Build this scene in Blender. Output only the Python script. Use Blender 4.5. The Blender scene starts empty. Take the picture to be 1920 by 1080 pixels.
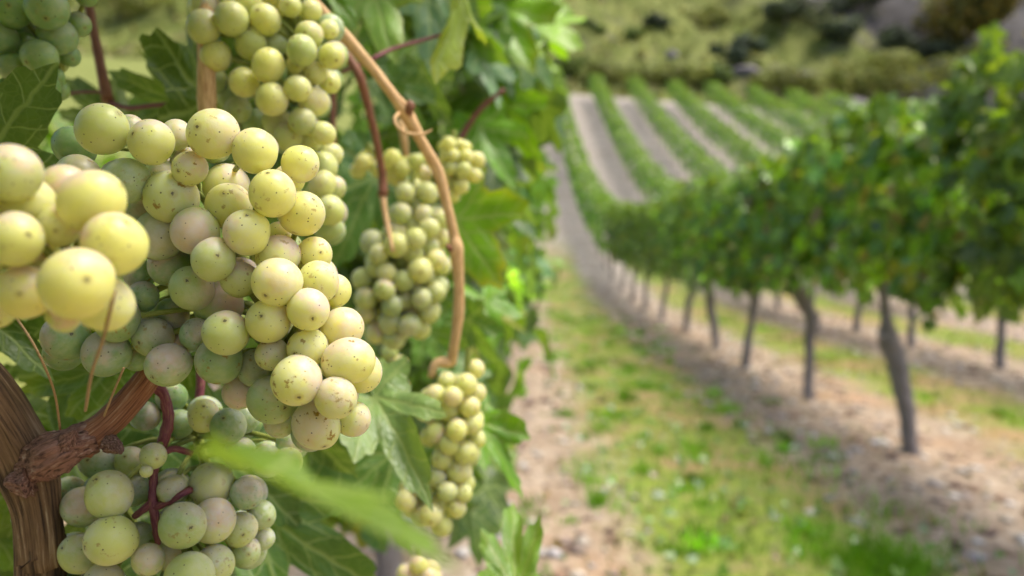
import bpy, math, random
import numpy as np
from mathutils import Vector, Matrix, Euler, noise as bnoise

random.seed(7)
RNG = np.random.default_rng(7)
scene = bpy.context.scene
COL = scene.collection
R = math.radians

# ------------------------------------------------------------------ camera frame
FPX = 1493.3                      # focal length in photo pixels (1920 wide)
CAM = Vector((0.0, 0.0, 1.09))
CROT = Euler((R(90 - 2.99), 0.0, R(0.575)), 'XYZ').to_matrix()
CRN = np.array(CROT)


def P(px, py, d):
    """point at depth d seen at photo pixel (px, py)"""
    v = Vector(((px - 960) / FPX * d, (540 - py) / FPX * d, -d))
    return CAM + CROT @ v


# ------------------------------------------------------------------ terrain
_py = np.array([-40, 0, 10, 13, 15.3, 18, 20.6, 23, 25.5, 28.5, 31.4, 34.5, 37.6, 42, 46, 48.5, 51, 54, 60, 70, 85, 110, 150, 260], float)
_pz = np.array([0, 0, 0, .03, .14, .40, .80, 1.30, 1.92, 2.80, 3.80, 4.95, 6.15, 7.95, 9.65, 10.45, 10.95, 12.4, 16.9, 25.5, 38, 56, 76, 82], float)


def terrain(x, y):
    x = np.asarray(x, float); y = np.asarray(y, float)
    # light smoothing of the profile
    z = (np.interp(y - .8, _py, _pz) + np.interp(y, _py, _pz) * 2 + np.interp(y + .8, _py, _pz)) / 4
    z = z - .0075 * np.clip(x, -40, 60) * np.clip((y - 12) / 25, 0, 1) * np.minimum(z, 10.5)
    far = np.clip((y - 51) / 10, 0, 1)
    z = z + far * (1.2 * np.sin(x * .23 + 1.3) * np.cos(y * .19) + .6 * np.sin(x * .61 + y * .4) + .35 * np.sin(x * 1.3 - y * .9))
    near = 1 - np.clip((y - 8) / 10, 0, 1)
    z = z + .012 * (np.sin(x * 7.1 + y * 3.3) * np.cos(y * 5.7 - x * 2.1)) * (.4 + near)
    # slight ridge under each row, wheel hollows between
    return z


def ground_at(px, py):
    d = 1.5
    while d < 200:
        p = P(px, py, d)
        if p.z <= float(terrain(p.x, p.y)):
            return p
        d *= 1.004
    return p


# ------------------------------------------------------------------ object helpers
def link(o, parent=None):
    COL.objects.link(o)
    if parent is not None:
        o.parent = parent
    return o


def mesh_obj(name, V, F, mat, parent=None, smooth=True, attrs=None, loc=None):
    """F: int array (m,k) or list of such arrays"""
    me = bpy.data.meshes.new(name)
    V = np.asarray(V, np.float32)
    if loc is not None:
        V = V - np.asarray(loc, np.float32)
    Fs = [np.asarray(f, np.int32) for f in (F if isinstance(F, list) else [F]) if len(f)]
    me.vertices.add(len(V)); me.vertices.foreach_set('co', V.ravel())
    nl = sum(f.size for f in Fs); nf = sum(len(f) for f in Fs)
    me.loops.add(nl); me.polygons.add(nf)
    me.loops.foreach_set('vertex_index', np.concatenate([f.ravel() for f in Fs]))
    st = []; s = 0
    for f in Fs:
        k = f.shape[1]
        st.append(np.arange(len(f), dtype=np.int32) * k + s); s += f.size
    me.polygons.foreach_set('loop_start', np.concatenate(st))
    if smooth:
        me.polygons.foreach_set('use_smooth', np.ones(nf, bool))
    for an, (typ, arr) in (attrs or {}).items():
        a = me.attributes.new(an, typ, 'POINT')
        arr = np.asarray(arr, np.float32)
        if typ == 'FLOAT_COLOR':
            if arr.shape[1] == 3:
                arr = np.concatenate([arr, np.ones((len(arr), 1), np.float32)], 1)
            a.data.foreach_set('color', arr.ravel())
        elif typ == 'FLOAT_VECTOR':
            a.data.foreach_set('vector', arr.ravel())
        else:
            a.data.foreach_set('value', arr.ravel())
    me.update(); me.validate()
    me.materials.append(mat)
    o = bpy.data.objects.new(name, me)
    if loc is not None:
        o.location = loc
    return link(o, parent)


def thing(name, label, cat, loc=(0, 0, 0), group=None):
    o = bpy.data.objects.new(name, None)
    o.empty_display_size = .05
    o.location = loc
    o['label'] = label; o['category'] = cat
    if group:
        o['group'] = group
    return link(o)


def parent_keep(child, parent):
    """child data is in world space; keep it there below an Empty that has a location only"""
    child.parent = parent
    child.matrix_parent_inverse = Matrix.Translation(-parent.location)
    return child


# ------------------------------------------------------------------ node helpers
class NT:
    def __init__(s, name):
        s.mat = bpy.data.materials.new(name); s.mat.use_nodes = True
        s.t = s.mat.node_tree; s.t.nodes.clear()
        s.out = s.t.nodes.new('ShaderNodeOutputMaterial')

    def set(s, sock, v):
        if isinstance(v, bpy.types.NodeSocket):
            s.t.links.new(v, sock)
        elif v is not None:
            if sock.type == 'RGBA' and len(v) == 3:
                v = (*v, 1)
            sock.default_value = v

    def n(s, typ, ins=None, **props):
        nd = s.t.nodes.new(typ)
        for k, v in props.items():
            setattr(nd, k, v)
        for k, v in (ins or {}).items():
            s.set(nd.inputs[k], v)
        return nd

    def m(s, op, a, b=None, c=None, clamp=False):
        nd = s.t.nodes.new('ShaderNodeMath'); nd.operation = op; nd.use_clamp = clamp
        s.set(nd.inputs[0], a)
        if b is not None: s.set(nd.inputs[1], b)
        if c is not None: s.set(nd.inputs[2], c)
        return nd.outputs[0]

    def vm(s, op, a, b=None, scale=None, out=0):
        nd = s.t.nodes.new('ShaderNodeVectorMath'); nd.operation = op
        s.set(nd.inputs[0], a)
        if b is not None: s.set(nd.inputs[1], b)
        if scale is not None: s.set(nd.inputs['Scale'], scale)
        return nd.outputs[out]

    def mix(s, f, a, b, blend='MIX'):
        nd = s.t.nodes.new('ShaderNodeMix'); nd.data_type = 'RGBA'; nd.blend_type = blend
        s.set(nd.inputs[0], f); s.set(nd.inputs[6], a); s.set(nd.inputs[7], b)
        return nd.outputs[2]

    def ramp(s, v, lo, hi, a=0., b=1.):
        nd = s.t.nodes.new('ShaderNodeMapRange'); nd.interpolation_type = 'SMOOTHSTEP'
        s.set(nd.inputs[0], v)
        for i, x in zip((1, 2, 3, 4), (lo, hi, a, b)):
            s.set(nd.inputs[i], x)
        return nd.outputs[0]

    def noise(s, vec, scale, detail=3., rough=.55, out=0):
        nd = s.n('ShaderNodeTexNoise', {'Scale': scale, 'Detail': detail, 'Roughness': rough})
        if vec is not None: s.set(nd.inputs['Vector'], vec)
        return nd.outputs[out]

    def bump(s, h, strength, dist):
        return s.n('ShaderNodeBump', {'Height': h, 'Strength': strength, 'Distance': dist}).outputs[0]

    def surf(s, sock):
        s.t.links.new(sock, s.out.inputs['Surface']); return s.mat


def grape_material():
    s = NT('grape_skin')
    co = s.n('ShaderNodeTexCoord').outputs['Object']
    rnd = s.n('ShaderNodeObjectInfo').outputs['Random']
    off = s.n('ShaderNodeCombineXYZ', {0: s.m('MULTIPLY', rnd, 91.), 1: s.m('MULTIPLY', rnd, 37.), 2: s.m('MULTIPLY', rnd, 13.)}).outputs[0]
    v = s.vm('ADD', co, off)
    at = lambda n: s.n('ShaderNodeAttribute', attribute_type='OBJECT', attribute_name=n).outputs['Fac']
    tone, blush, bloom, russet = at('tone'), at('blush'), at('bloom'), at('russet')
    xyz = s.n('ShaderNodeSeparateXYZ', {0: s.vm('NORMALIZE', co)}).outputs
    base = s.mix(s.ramp(tone, 0., .75), (.22, .40, .13), (.88, .86, .24))
    base = s.mix(s.ramp(tone, .72, 1.), base, (.88, .70, .18))
    # inner vein-like mottling of the flesh
    mott = s.noise(v, 2.6, 4., .6)
    base = s.mix(s.ramp(mott, .35, .7), base, s.mix(.22, base, (.70, .66, .25)))
    # tan blush around the sun-facing pole of the berry
    nz = s.noise(v, 1.7, 3., .6)
    bl = s.m('ADD', xyz[2], s.m('MULTIPLY', s.m('SUBTRACT', nz, .5), 1.8))
    bl = s.m('MULTIPLY', s.ramp(bl, .08, .9), blush, clamp=True)
    base = s.mix(s.m('MULTIPLY', bl, .72), base, (.82, .52, .46))
    # waxy bloom, rubbed off in patches; whiter tops paint in light from above
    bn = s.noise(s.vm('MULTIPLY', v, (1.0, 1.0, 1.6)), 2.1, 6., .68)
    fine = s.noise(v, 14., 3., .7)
    wax_toplight = s.m('MULTIPLY', s.m('MULTIPLY', s.m('MULTIPLY', s.ramp(bn, .22, .74), s.ramp(xyz[2], -.8, .5, .3, 1.)), bloom), s.ramp(fine, .2, .75, .8, 1.), clamp=True)
    base = s.mix(s.m('MULTIPLY', wax_toplight, .66), base, (.80, .78, .84))
    # russet scars
    rn = s.noise(s.vm('ADD', v, (5, 3, 1)), 1.9, 5., .62)
    rs = s.m('MULTIPLY', s.ramp(rn, .60, .655), russet, clamp=True)
    base = s.mix(rs, base, (.36, .22, .03))
    # lenticel dots
    vo = s.n('ShaderNodeTexVoronoi', {'Vector': v, 'Scale': 3.1, 'Randomness': 1.})
    dots = s.ramp(vo.outputs['Distance'], .07, .13, 1., 0.)
    # style scar
    wob = s.m('MULTIPLY', s.m('SUBTRACT', s.noise(v, 11., 2.), .5), .014)
    scar = s.ramp(s.m('ADD', xyz[0], wob), .9968, .9992)
    halo = s.ramp(s.m('ADD', xyz[0], wob), .975, .997)
    base = s.mix(s.m('MULTIPLY', halo, .35), base, (.42, .30, .05))
    base = s.mix(s.m('MAXIMUM', s.m('MULTIPLY', dots, .88), s.m('MULTIPLY', scar, .8)), base, (.035, .02, .015))
    dry = s.m('MAXIMUM', s.m('MAXIMUM', dots, scar), rs)
    rough = s.m('ADD', s.m('MULTIPLY', wax_toplight, .12), .32)
    dust = s.noise(v, 60., 2., .6)
    bh = s.m('ADD', s.m('ADD', s.m('MULTIPLY', fine, .35), s.m('MULTIPLY', dust, .25)), s.m('ADD', s.m('MULTIPLY', mott, 1.2), s.m('MULTIPLY', rs, .8)))
    p = s.n('ShaderNodeBsdfPrincipled', {
        'Base Color': base, 'Roughness': rough, 'IOR': 1.42,
        'Subsurface Weight': s.m('SUBTRACT', .88, s.m('MULTIPLY', dry, .8)),
        'Subsurface Radius': (1., .90, .12), 'Subsurface Scale': .0085,
        'Transmission Weight': .24, 'Sheen Weight': s.m('MULTIPLY', wax_toplight, .15), 'Sheen Roughness': .4,
        'Specular IOR Level': .45,
        'Normal': s.bump(bh, .10, .0010)})
    return s.surf(p.outputs[0])


def leaf_material(name='vine_leaf', trans=.34, detail=True):
    s = NT(name)
    tint = s.n('ShaderNodeAttribute', attribute_name='tint').outputs['Color']
    lc = s.n('ShaderNodeAttribute', attribute_name='leafco').outputs['Vector']
    geo = s.n('ShaderNodeNewGeometry')
    col = tint
    pos = geo.outputs['Position']
    col = s.mix(s.ramp(s.noise(lc, 2.3, 3.), .3, .75), s.mix(.45, col, (.02, .05, .008)), s.mix(.25, col, (.20, .30, .02)))
    nrm = None
    if detail:
        x = s.n('ShaderNodeSeparateXYZ', {0: s.vm('ADD', lc, s.vm('SCALE', s.vm('SUBTRACT', s.noise(lc, 3.2, 2., out=1), (.5, .5, .5)), scale=.13))}).outputs
        au = s.m('ABSOLUTE', x[0])
        best = None
        for a in (0., 50., 103.):
            ca, sa = math.cos(R(a)), math.sin(R(a))
            along = s.m('ADD', s.m('MULTIPLY', au, sa), s.m('MULTIPLY', x[1], ca))
            perp = s.m('ABSOLUTE', s.m('SUBTRACT', s.m('MULTIPLY', au, ca), s.m('MULTIPLY', x[1], sa)))
            d = s.m('ADD', perp, s.m('MULTIPLY', s.m('LESS_THAN', along, 0.), 5.))
            d = s.m('ADD', d, s.m('MULTIPLY', along, .009))
            # side veins leave the main vein at 45 degrees
            ch = s.m('PINGPONG', s.m('SUBTRACT', along, s.m('MULTIPLY', perp, .85)), .105)
            ch = s.m('ADD', ch, s.m('MULTIPLY', s.m('GREATER_THAN', perp, .36), .3))
            ch = s.m('ADD', ch, s.m('MULTIPLY', s.m('LESS_THAN', along, 0.), 5.))
            d = s.m('MINIMUM', d, s.m('ADD', s.m('MULTIPLY', ch, 1.35), .012))
            best = d if best is None else s.m('MINIMUM', best, d)
        wv = s.vm('ADD', lc, s.vm('SCALE', s.noise(lc, 6., 2., out=1), scale=.05))
        vor = s.n('ShaderNodeTexVoronoi', {'Vector': wv, 'Scale': 13.}, feature='DISTANCE_TO_EDGE').outputs['Distance']
        vein = s.ramp(best, .012, .034, 1., 0.)
        net = s.ramp(vor, .0, .09, 1., 0.)
        col = s.mix(s.m('MULTIPLY', net, .30), col, s.mix(.5, col, (.30, .38, .14)))
        col = s.mix(s.m('MULTIPLY', vein, .58), col, (.32, .40, .14))
        h = s.m('SUBTRACT', s.m('MULTIPLY', vor, 1.1), s.m('MULTIPLY', vein, .9))
        nrm = s.bump(h, .32, .0018)
    back = s.mix(.55, col, (.20, .27, .15))
    colf = s.mix(geo.outputs['Backfacing'], col, back)
    ins = {'Base Color': colf, 'Roughness': .40 if detail else .34, 'Specular IOR Level': .5 if detail else .75}
    if nrm is not None: ins['Normal'] = nrm
    p = s.n('ShaderNodeBsdfPrincipled', ins)
    tr = s.n('ShaderNodeBsdfTranslucent', {'Color': s.mix(.75, s.mix(1., col, (2.6, 2.5, .3), 'MULTIPLY'), s.mix(.6, col, (.30, .42, .0)))})
    ms = s.n('ShaderNodeMixShader', {0: trans, 1: p.outputs[0], 2: tr.outputs[0]})
    return s.surf(ms.outputs[0])


def wood_material(name, dark, mid, light, stripes=5., along=.35, bumpd=.0006, rough=.6, stain=None):
    s = NT(name)
    c = s.n('ShaderNodeAttribute', attribute_name='woodco').outputs['Vector']
    v1 = s.vm('MULTIPLY', c, (stripes, stripes, along))
    n1 = s.noise(v1, 1.6, 5., .65)
    n2 = s.noise(s.vm('MULTIPLY', c, (1., 1., .9)), 1.4, 4., .6)
    col = s.mix(s.ramp(n1, .34, .56), dark, mid)
    col = s.mix(s.m('MULTIPLY', s.ramp(n1, .52, .74), s.ramp(n2, .35, .6)), col, light)
    if stain is not None:
        col = s.mix(s.ramp(n2, .5, .72), col, stain)
    fl = s.noise(s.vm('MULTIPLY', c, (3., 3., 3.)), 7., 3., .7)
    col = s.mix(s.ramp(fl, .64, .78, 0., .55), col, light)
    h = s.m('ADD', n1, s.m('MULTIPLY', fl, .3))
    p = s.n('ShaderNodeBsdfPrincipled', {'Base Color': col, 'Roughness': rough, 'Specular IOR Level': .35,
                                         'Normal': s.bump(h, .8, bumpd)})
    return s.surf(p.outputs[0])


def tint_material(name, rough=.8, nscale=6., var=.45, trans=0., bumpd=0.):
    s = NT(name)
    tint = s.n('ShaderNodeAttribute', attribute_name='tint').outputs['Color']
    pos = s.n('ShaderNodeNewGeometry').outputs['Position']
    nz = s.noise(pos, nscale, 4., .6)
    col = s.mix(1., tint, s.mix(s.ramp(nz, .3, .7), (1 - var,) * 3, (1 + var * .6,) * 3), 'MULTIPLY')
    p = s.n('ShaderNodeBsdfPrincipled', {'Base Color': col, 'Roughness': rough, 'Specular IOR Level': .3})
    if bumpd:
        s.set(p.inputs['Normal'], s.bump(nz, .7, bumpd))
    if trans:
        tr = s.n('ShaderNodeBsdfTranslucent', {'Color': s.mix(1., col, (1.8, 1.8, .8), 'MULTIPLY')})
        return s.surf(s.n('ShaderNodeMixShader', {0: trans, 1: p.outputs[0], 2: tr.outputs[0]}).outputs[0])
    return s.surf(p.outputs[0])


ROWS = [-.13, 2.06, 4.30, 6.5, 8.72, 10.95, 13.15, 15.35, 17.55, -2.35]


def ground_material():
    s = NT('vineyard_soil')
    pos = s.n('ShaderNodeNewGeometry').outputs['Position']
    x = s.n('ShaderNodeSeparateXYZ', {0: pos}).outputs
    n_big = s.noise(pos, .55, 4., .6)
    n_mid = s.noise(pos, 2.6, 5., .65)
    n_fin = s.noise(pos, 17., 5., .7)
    soil = s.mix(s.ramp(n_mid, .32, .68), (.28, .20, .12), (.53, .425, .30))
    soil = s.mix(s.ramp(n_fin, .35, .72), s.mix(.55, soil, (.15, .095, .065)), s.mix(.45, soil, (.58, .49, .41)))
    soil = s.mix(s.m('MULTIPLY', s.ramp(n_big, .5, .7), .6), soil, (.40, .24, .13))
    # dry pale slate soil higher up the slope
    pale = s.mix(s.ramp(n_mid, .3, .7), (.25, .225, .20), (.37, .335, .30))
    soil = s.mix(s.m('MULTIPLY', s.ramp(x[1], 11., 19.), .85), soil, pale)
    soil = s.mix(s.m('MULTIPLY', s.ramp(x[0], -4.5, -3., 1., 0.), .9), soil, s.mix(n_mid, (.10, .14, .02), (.26, .28, .06)))
    # grass strip in the middle of each alley, 2.2 m apart
    u = s.m('PINGPONG', s.m('ADD', x[0], .13 - 1.03), 1.1)      # 0 on the strip's centre, 1.1 under the vines
    u = s.m('ADD', u, s.m('MULTIPLY', s.m('SUBTRACT', n_mid, .5), .75))
    u = s.m('ADD', u, s.m('MULTIPLY', s.m('SUBTRACT', n_big, .5), .6))
    g = s.ramp(u, .30, .66, 1., 0.)
    g = s.m('MULTIPLY', g, s.ramp(s.m('ADD', x[1], s.m('MULTIPLY', n_mid, 3.)), 20., 26., 1., .0))
    g = s.m('MULTIPLY', g, s.ramp(n_fin, .25, .55, .3, 1.))
    grass = s.mix(s.ramp(n_fin, .35, .65), (.12, .20, .012), (.22, .29, .03))
    grass = s.mix(s.ramp(s.noise(s.vm('ADD', pos, (7., 3., 0.)), 1.1, 5., .7), .44, .62), grass, (.33, .225, .10))
    col = s.mix(s.m('MULTIPLY', g, .92), soil, grass)
    # scrub hillside beyond the rows: slate with grass patches
    h1 = s.noise(pos, .12, 5., .62)
    h2 = s.noise(pos, .5, 5., .7)
    hg = s.mix(s.ramp(h2, .35, .65), (.10, .125, .025), (.21, .225, .065))
    slate = s.mix(s.ramp(h2, .3, .7), (.045, .042, .04), (.10, .093, .088))
    gx = s.m('ADD', h1, s.m('MULTIPLY', x[0], -.0085))
    hill = s.mix(s.ramp(gx, .22, .36), slate, hg)
    col = s.mix(s.ramp(s.m('ADD', x[1], s.m('MULTIPLY', h2, 3.)), 50.8, 53.2), col, hill)
    h = s.m('ADD', s.m('MULTIPLY', n_fin, .6), n_mid)
    p = s.n('ShaderNodeBsdfPrincipled', {'Base Color': col, 'Roughness': .95, 'Specular IOR Level': .15, 'Normal': s.bump(h, .7, .03)})
    return s.surf(p.outputs[0])


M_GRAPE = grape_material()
M_LEAF = leaf_material('vine_leaf', .36, True)
M_LEAFFAR = leaf_material('vine_leaf_plain', .30, False)
M_CANE = wood_material('ripe_cane', (.46, .24, .09), (.72, .47, .22), (.90, .70, .42), 4., .25, .0004, .5)
M_BROWN = wood_material('brown_cane', (.13, .05, .028), (.26, .105, .05), (.42, .21, .11), 4., .3, .0004, .5)
M_ARM = wood_material('red_bark', (.13, .042, .024), (.36, .15, .075), (.60, .40, .28), 7., .22, .0007, .65)
M_KNOT = wood_material('knotty_bark', (.075, .035, .03), (.30, .15, .11), (.60, .48, .42), 3., 1.4, .0014, .8)
M_TRUNK = wood_material('old_bark', (.04, .022, .015), (.23, .135, .07), (.56, .42, .27), 3.6, .20, .0018, .75)
M_GREYBARK = wood_material('grey_bark', (.10, .088, .087), (.27, .24, .24), (.48, .44, .435), 3., .06, .006, .85)
M_STALK = wood_material('purple_stalk', (.13, .028, .05), (.24, .07, .085), (.30, .24, .08), 2., .3, .0003, .5)
M_GREENSTALK = wood_material('green_stalk', (.16, .20, .03), (.30, .34, .07), (.40, .40, .14), 2., .3, .0003, .5)
M_DRY = wood_material('dry_tendril', (.22, .12, .05), (.40, .26, .12), (.52, .38, .2), 2., .3, .0002, .6)
M_SCRUB = tint_material('scrub_leaf', .75, 3., .4, .2)
M_GRASS = tint_material('grass_blade', .6, 9., .3, .3)
M_STONE = tint_material('stone', .9, 30., .45, 0., .004)


# ------------------------------------------------------------------ geometry helpers
def catmull(pts, rad, step):
    pts = np.array([list(p) for p in pts], float); rad = np.array(rad, float)
    Pp = np.vstack([2 * pts[0] - pts[1], pts, 2 * pts[-1] - pts[-2]])
    Rr = np.concatenate([[rad[0]], rad, [rad[-1]]])
    out, ro = [], []
    for i in range(1, len(Pp) - 2):
        L = np.linalg.norm(Pp[i + 1] - Pp[i]); n = max(2, int(L / step))
        for k in range(n):
            t = k / n
            a, b, c, d = Pp[i - 1], Pp[i], Pp[i + 1], Pp[i + 2]
            out.append(.5 * ((2 * b) + (-a + c) * t + (2 * a - 5 * b + 4 * c - d) * t * t + (-a + 3 * b - 3 * c + d) * t ** 3))
            ro.append(Rr[i] * (1 - t) + Rr[i + 1] * t)
    out.append(pts[-1]); ro.append(rad[-1])
    return np.array(out), np.array(ro)


def tube_data(pts, rad, step=.004, K=12, rough=0., seed=0, flute=0., caps=True, gnarl=0., gs=(1.3, .35)):
    """a swept tube; returns verts, quads, tris, woodco"""
    C, rr = catmull(pts, rad, step)
    n = len(C)
    T = np.gradient(C, axis=0); T /= np.linalg.norm(T, axis=1)[:, None] + 1e-12
    up = np.array([0., 0., 1.]) if abs(T[0][2]) < .9 else np.array([1., 0., 0.])
    u = np.cross(T[0], up); u /= np.linalg.norm(u)
    s = np.concatenate([[0], np.cumsum(np.linalg.norm(np.diff(C, axis=0), axis=1))])
    V = np.zeros((n, K, 3)); W = np.zeros((n, K, 3))
    th = np.arange(K) * 2 * np.pi / K
    g = np.random.default_rng(seed)
    ph = g.uniform(0, 6.28, 8)
    r0 = float(np.mean(rad))
    for i in range(n):
        u = u - T[i] * np.dot(u, T[i]); u /= np.linalg.norm(u)
        w = np.cross(T[i], u)
        q = s[i] / max(r0, 1e-6)
        r = rr[i] * (1 + flute * np.sin(th * 3 + ph[0] + q * .12) + flute * .7 * np.sin(th * 5 + ph[1] - q * .09)
                     + rough * np.sin(q * .9 + ph[2] + 2 * np.sin(th + ph[3])) + rough * .7 * np.sin(q * 2.3 + ph[4] + 2 * th)
                     + rough * .8 * np.sin(q * .37 + ph[5]))
        if gnarl:
            for k in range(K):
                e = (math.cos(th[k]) * gs[0], math.sin(th[k]) * gs[0], q * gs[1] + seed * 9.1)
                e2 = tuple(c * 2.6 for c in e)
                r[k] *= 1 + gnarl * (bnoise.noise(e) + .6 * abs(bnoise.noise(e2)) - .2)
        V[i] = C[i] + np.cos(th)[:, None] * u * r[:, None] + np.sin(th)[:, None] * w * r[:, None]
        W[i, :, 0] = np.cos(th); W[i, :, 1] = np.sin(th); W[i, :, 2] = s[i] / max(r0, 1e-6) + seed * 7.3
    V = V.reshape(-1, 3); W = W.reshape(-1, 3)
    i = np.arange(n - 1)[:, None]; k = np.arange(K)[None, :]
    Q = np.stack([i * K + k, i * K + (k + 1) % K, (i + 1) * K + (k + 1) % K, (i + 1) * K + k], -1).reshape(-1, 4)
    Tt = np.zeros((0, 3), int)
    if caps:
        V = np.vstack([V, C[0], C[-1]]); W = np.vstack([W, [0, 0, W[0, 2]], [0, 0, W[-1, 2]]])
        a, b = n * K, n * K + 1
        kk = np.arange(K)
        Tt = np.vstack([np.stack([np.full(K, a), (kk + 1) % K, kk], -1), np.stack([np.full(K, b), (n - 1) * K + kk, (n - 1) * K + (kk + 1) % K], -1)])
    return V, Q, Tt, W


def tubes(name, specs, mat, parent, **kw):
    """specs: list of (pts, radii) joined into ONE part"""
    Vs, Qs, Ts, Ws = [], [], [], []; o = 0
    for j, (p, r) in enumerate(specs):
        V, Q, T, W = tube_data(p, r, seed=kw.get('seed', 0) + j, **{k: v for k, v in kw.items() if k != 'seed'})
        Vs.append(V); Qs.append(Q + o); Ts.append(T + o); Ws.append(W); o += len(V)
    ob = mesh_obj(name, np.vstack(Vs), [np.vstack(Qs), np.vstack(Ts)], mat, None, True, {'woodco': ('FLOAT_VECTOR', np.vstack(Ws))})
    if parent is not None:
        parent_keep(ob, parent)
    return ob


# ---- leaves
def leaf_radius(th, g, serr=.05, teeth=13, deep=1.):
    a = np.abs(np.degrees(th))
    r = np.zeros_like(a)
    for c, amp, w in ((0, 1.0, 27), (55, .86, 26), (110, .66, 28)):
        j = 1 + (g.uniform(-.08, .08) if c else 0)
        r = np.maximum(r, amp * np.exp(-np.abs((a - c * j) / (w * 1.25)) ** 1.7))
    r = np.maximum(r, .60 - .1 * deep)
    r = r * (1 - .80 * np.exp(-((180 - a) / 17.) ** 2))
    tooth = np.abs(((a / 180. * teeth) % 1.) - .5) * 2
    return r * (1 + serr * (tooth - .5) * 2 * np.clip((165 - a) / 30, 0, 1))


def leaf_shape(seg, rings, g, serr=.055, teeth=13):
    th = (np.arange(seg) + .0) / seg * 2 * np.pi - np.pi
    r = leaf_radius(th, g, serr, teeth)
    S = np.linspace(0, 1, rings + 1)[1:] ** .8
    x = np.concatenate([[0], (S[:, None] * (r * np.sin(th))[None]).ravel()])
    y = np.concatenate([[0], (S[:, None] * (r * np.cos(th))[None]).ravel()])
    sr = np.concatenate([[0], np.repeat(S, seg)])
    tha = np.concatenate([[0], np.tile(th, rings)])
    k = np.arange(seg)
    tri = np.stack([np.zeros(seg, int), 1 + (k + 1) % seg, 1 + k], -1)
    qs = []
    for q in range(rings - 1):
        a = 1 + q * seg
        qs.append(np.stack([a + k, a + (k + 1) % seg, a + seg + (k + 1) % seg, a + seg + k], -1))
    quad = np.vstack(qs) if qs else np.zeros((0, 4), int)
    return x, y, sr, tha, tri, quad


def leaf_bend(x, y, sr, th, g, cup, droop, wave):
    z = cup * np.abs(x) ** 1.3 - droop * (np.clip(y, -.3, 2) ** 2)
    z = z - droop * .5 * x ** 2
    z = z + wave * sr ** 2 * (np.sin(th * 3 + g.uniform(0, 6.3)) + .7 * np.sin(th * 5 + g.uniform(0, 6.3)) + .4 * np.sin(th * 9 + g.uniform(0, 6.3)))
    z = z + wave * .35 * (np.sin(x * 11 + g.uniform(0, 6)) * np.sin(y * 10 + g.uniform(0, 6)))
    return z


def big_leaf(parent, bx, by, bd, tx, ty, td, roll=0., width=1., tint=(.08, .16, .03), edge=None, cup=.2, droop=.12, wave=.05, seed=0, label=None, mat=None):
    g = np.random.default_rng(seed + 100)
    x, y, sr, th, tri, quad = leaf_shape(112, 9, g, .06, 15)
    z = leaf_bend(x, y, sr, th, g, cup, droop, wave)
    b = P(bx, by, bd); t = P(tx, ty, td)
    Y = (t - b); L = Y.length; Y = Y / L
    N = (CAM - (b + t) / 2).normalized()
    N = (N - Y * N.dot(Y)).normalized()
    X = Y.cross(N)
    ca, sa = math.cos(R(roll)), math.sin(R(roll))
    X2 = X * ca + N * sa; N2 = N * ca - X * sa
    loc = np.stack([x * width, y, z], -1) * L
    V = np.array(b) + loc[:, :1] * np.array(X2) + loc[:, 1:2] * np.array(Y) + loc[:, 2:] * np.array(N2)
    if td > .45: tint = tuple(c * 1.35 for c in tint)
    T = np.tile(np.array(tint, float), (len(V), 1))
    if edge is not None:
        w = np.clip((sr - .72) / .28, 0, 1) ** 2 * (.35 + .65 * (np.sin(th * 4 + seed) * .5 + .5))
        T = T * (1 - w[:, None]) + np.array(edge) * w[:, None]
    o = mesh_obj('leaf', V, [tri, quad], mat or M_LEAF, None, True,
                 {'tint': ('FLOAT_COLOR', T), 'leafco': ('FLOAT_VECTOR', np.stack([x, y, np.full_like(x, seed * 3.7)], -1))})
    if label: o['label'] = label
    return parent_keep(o, parent)


GREENS = np.array([[.014, .060, .004], [.026, .095, .004], [.052, .155, .004], [.095, .23, .004], [.030, .10, .042], [.16, .30, .006]])
YELLOWS = np.array([[.34, .32, .03], [.38, .24, .04], [.22, .12, .04], [.25, .30, .04]])


def scatter_leaves(Pos, Nrm, Tip, Size, g, seg=16, rings=1, tints=None, serr=.0, cup=(.05, .4), yellow=.05, bright=1., mat=None):
    """many leaves as arrays; returns V, tris, quads, tint, leafco"""
    n = len(Pos)
    Tip = Tip - Nrm * np.sum(Tip * Nrm, 1)[:, None]
    Tip /= np.linalg.norm(Tip, axis=1)[:, None] + 1e-9
    X = np.cross(Tip, Nrm)
    protos = []
    for _ in range(6):
        x, y, sr, th, tri, quad = leaf_shape(seg, rings, g, serr, 9)
        z = leaf_bend(x, y, sr, th, g, g.uniform(*cup), g.uniform(.02, .3), .07)
        protos.append((np.stack([x * g.uniform(.8, 1.05), y, z], -1), np.stack([x, y, np.zeros_like(x)], -1), sr))
    m = len(protos[0][0])
    which = g.integers(0, 6, n)
    LV = np.stack([p[0] for p in protos])[which]
    LC = np.stack([p[1] for p in protos])[which]
    LC[:, :, 2] = (np.arange(n) * 1.37 % 50)[:, None]
    S = Size[:, None, None]
    V = Pos[:, None, :] + S * (LV[:, :, :1] * X[:, None] + (LV[:, :, 1:2] - .35) * Tip[:, None] + LV[:, :, 2:] * Nrm[:, None])
    if tints is None:
        tints = GREENS[g.integers(0, len(GREENS), n)] * g.uniform(.75, 1.25, (n, 1)) * bright
        yel = g.random(n) < yellow
        tints[yel] = YELLOWS[g.integers(0, len(YELLOWS), yel.sum())]
    C = np.repeat(tints[:, None, :], m, 1)
    off = (np.arange(n) * m)[:, None, None]
    TR = (tri[None] + off).reshape(-1, 3)
    QD = (quad[None] + off).reshape(-1, 4) if len(quad) else np.zeros((0, 4), int)
    return V.reshape(-1, 3), TR, QD, C.reshape(-1, 3), LC.reshape(-1, 3)


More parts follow.
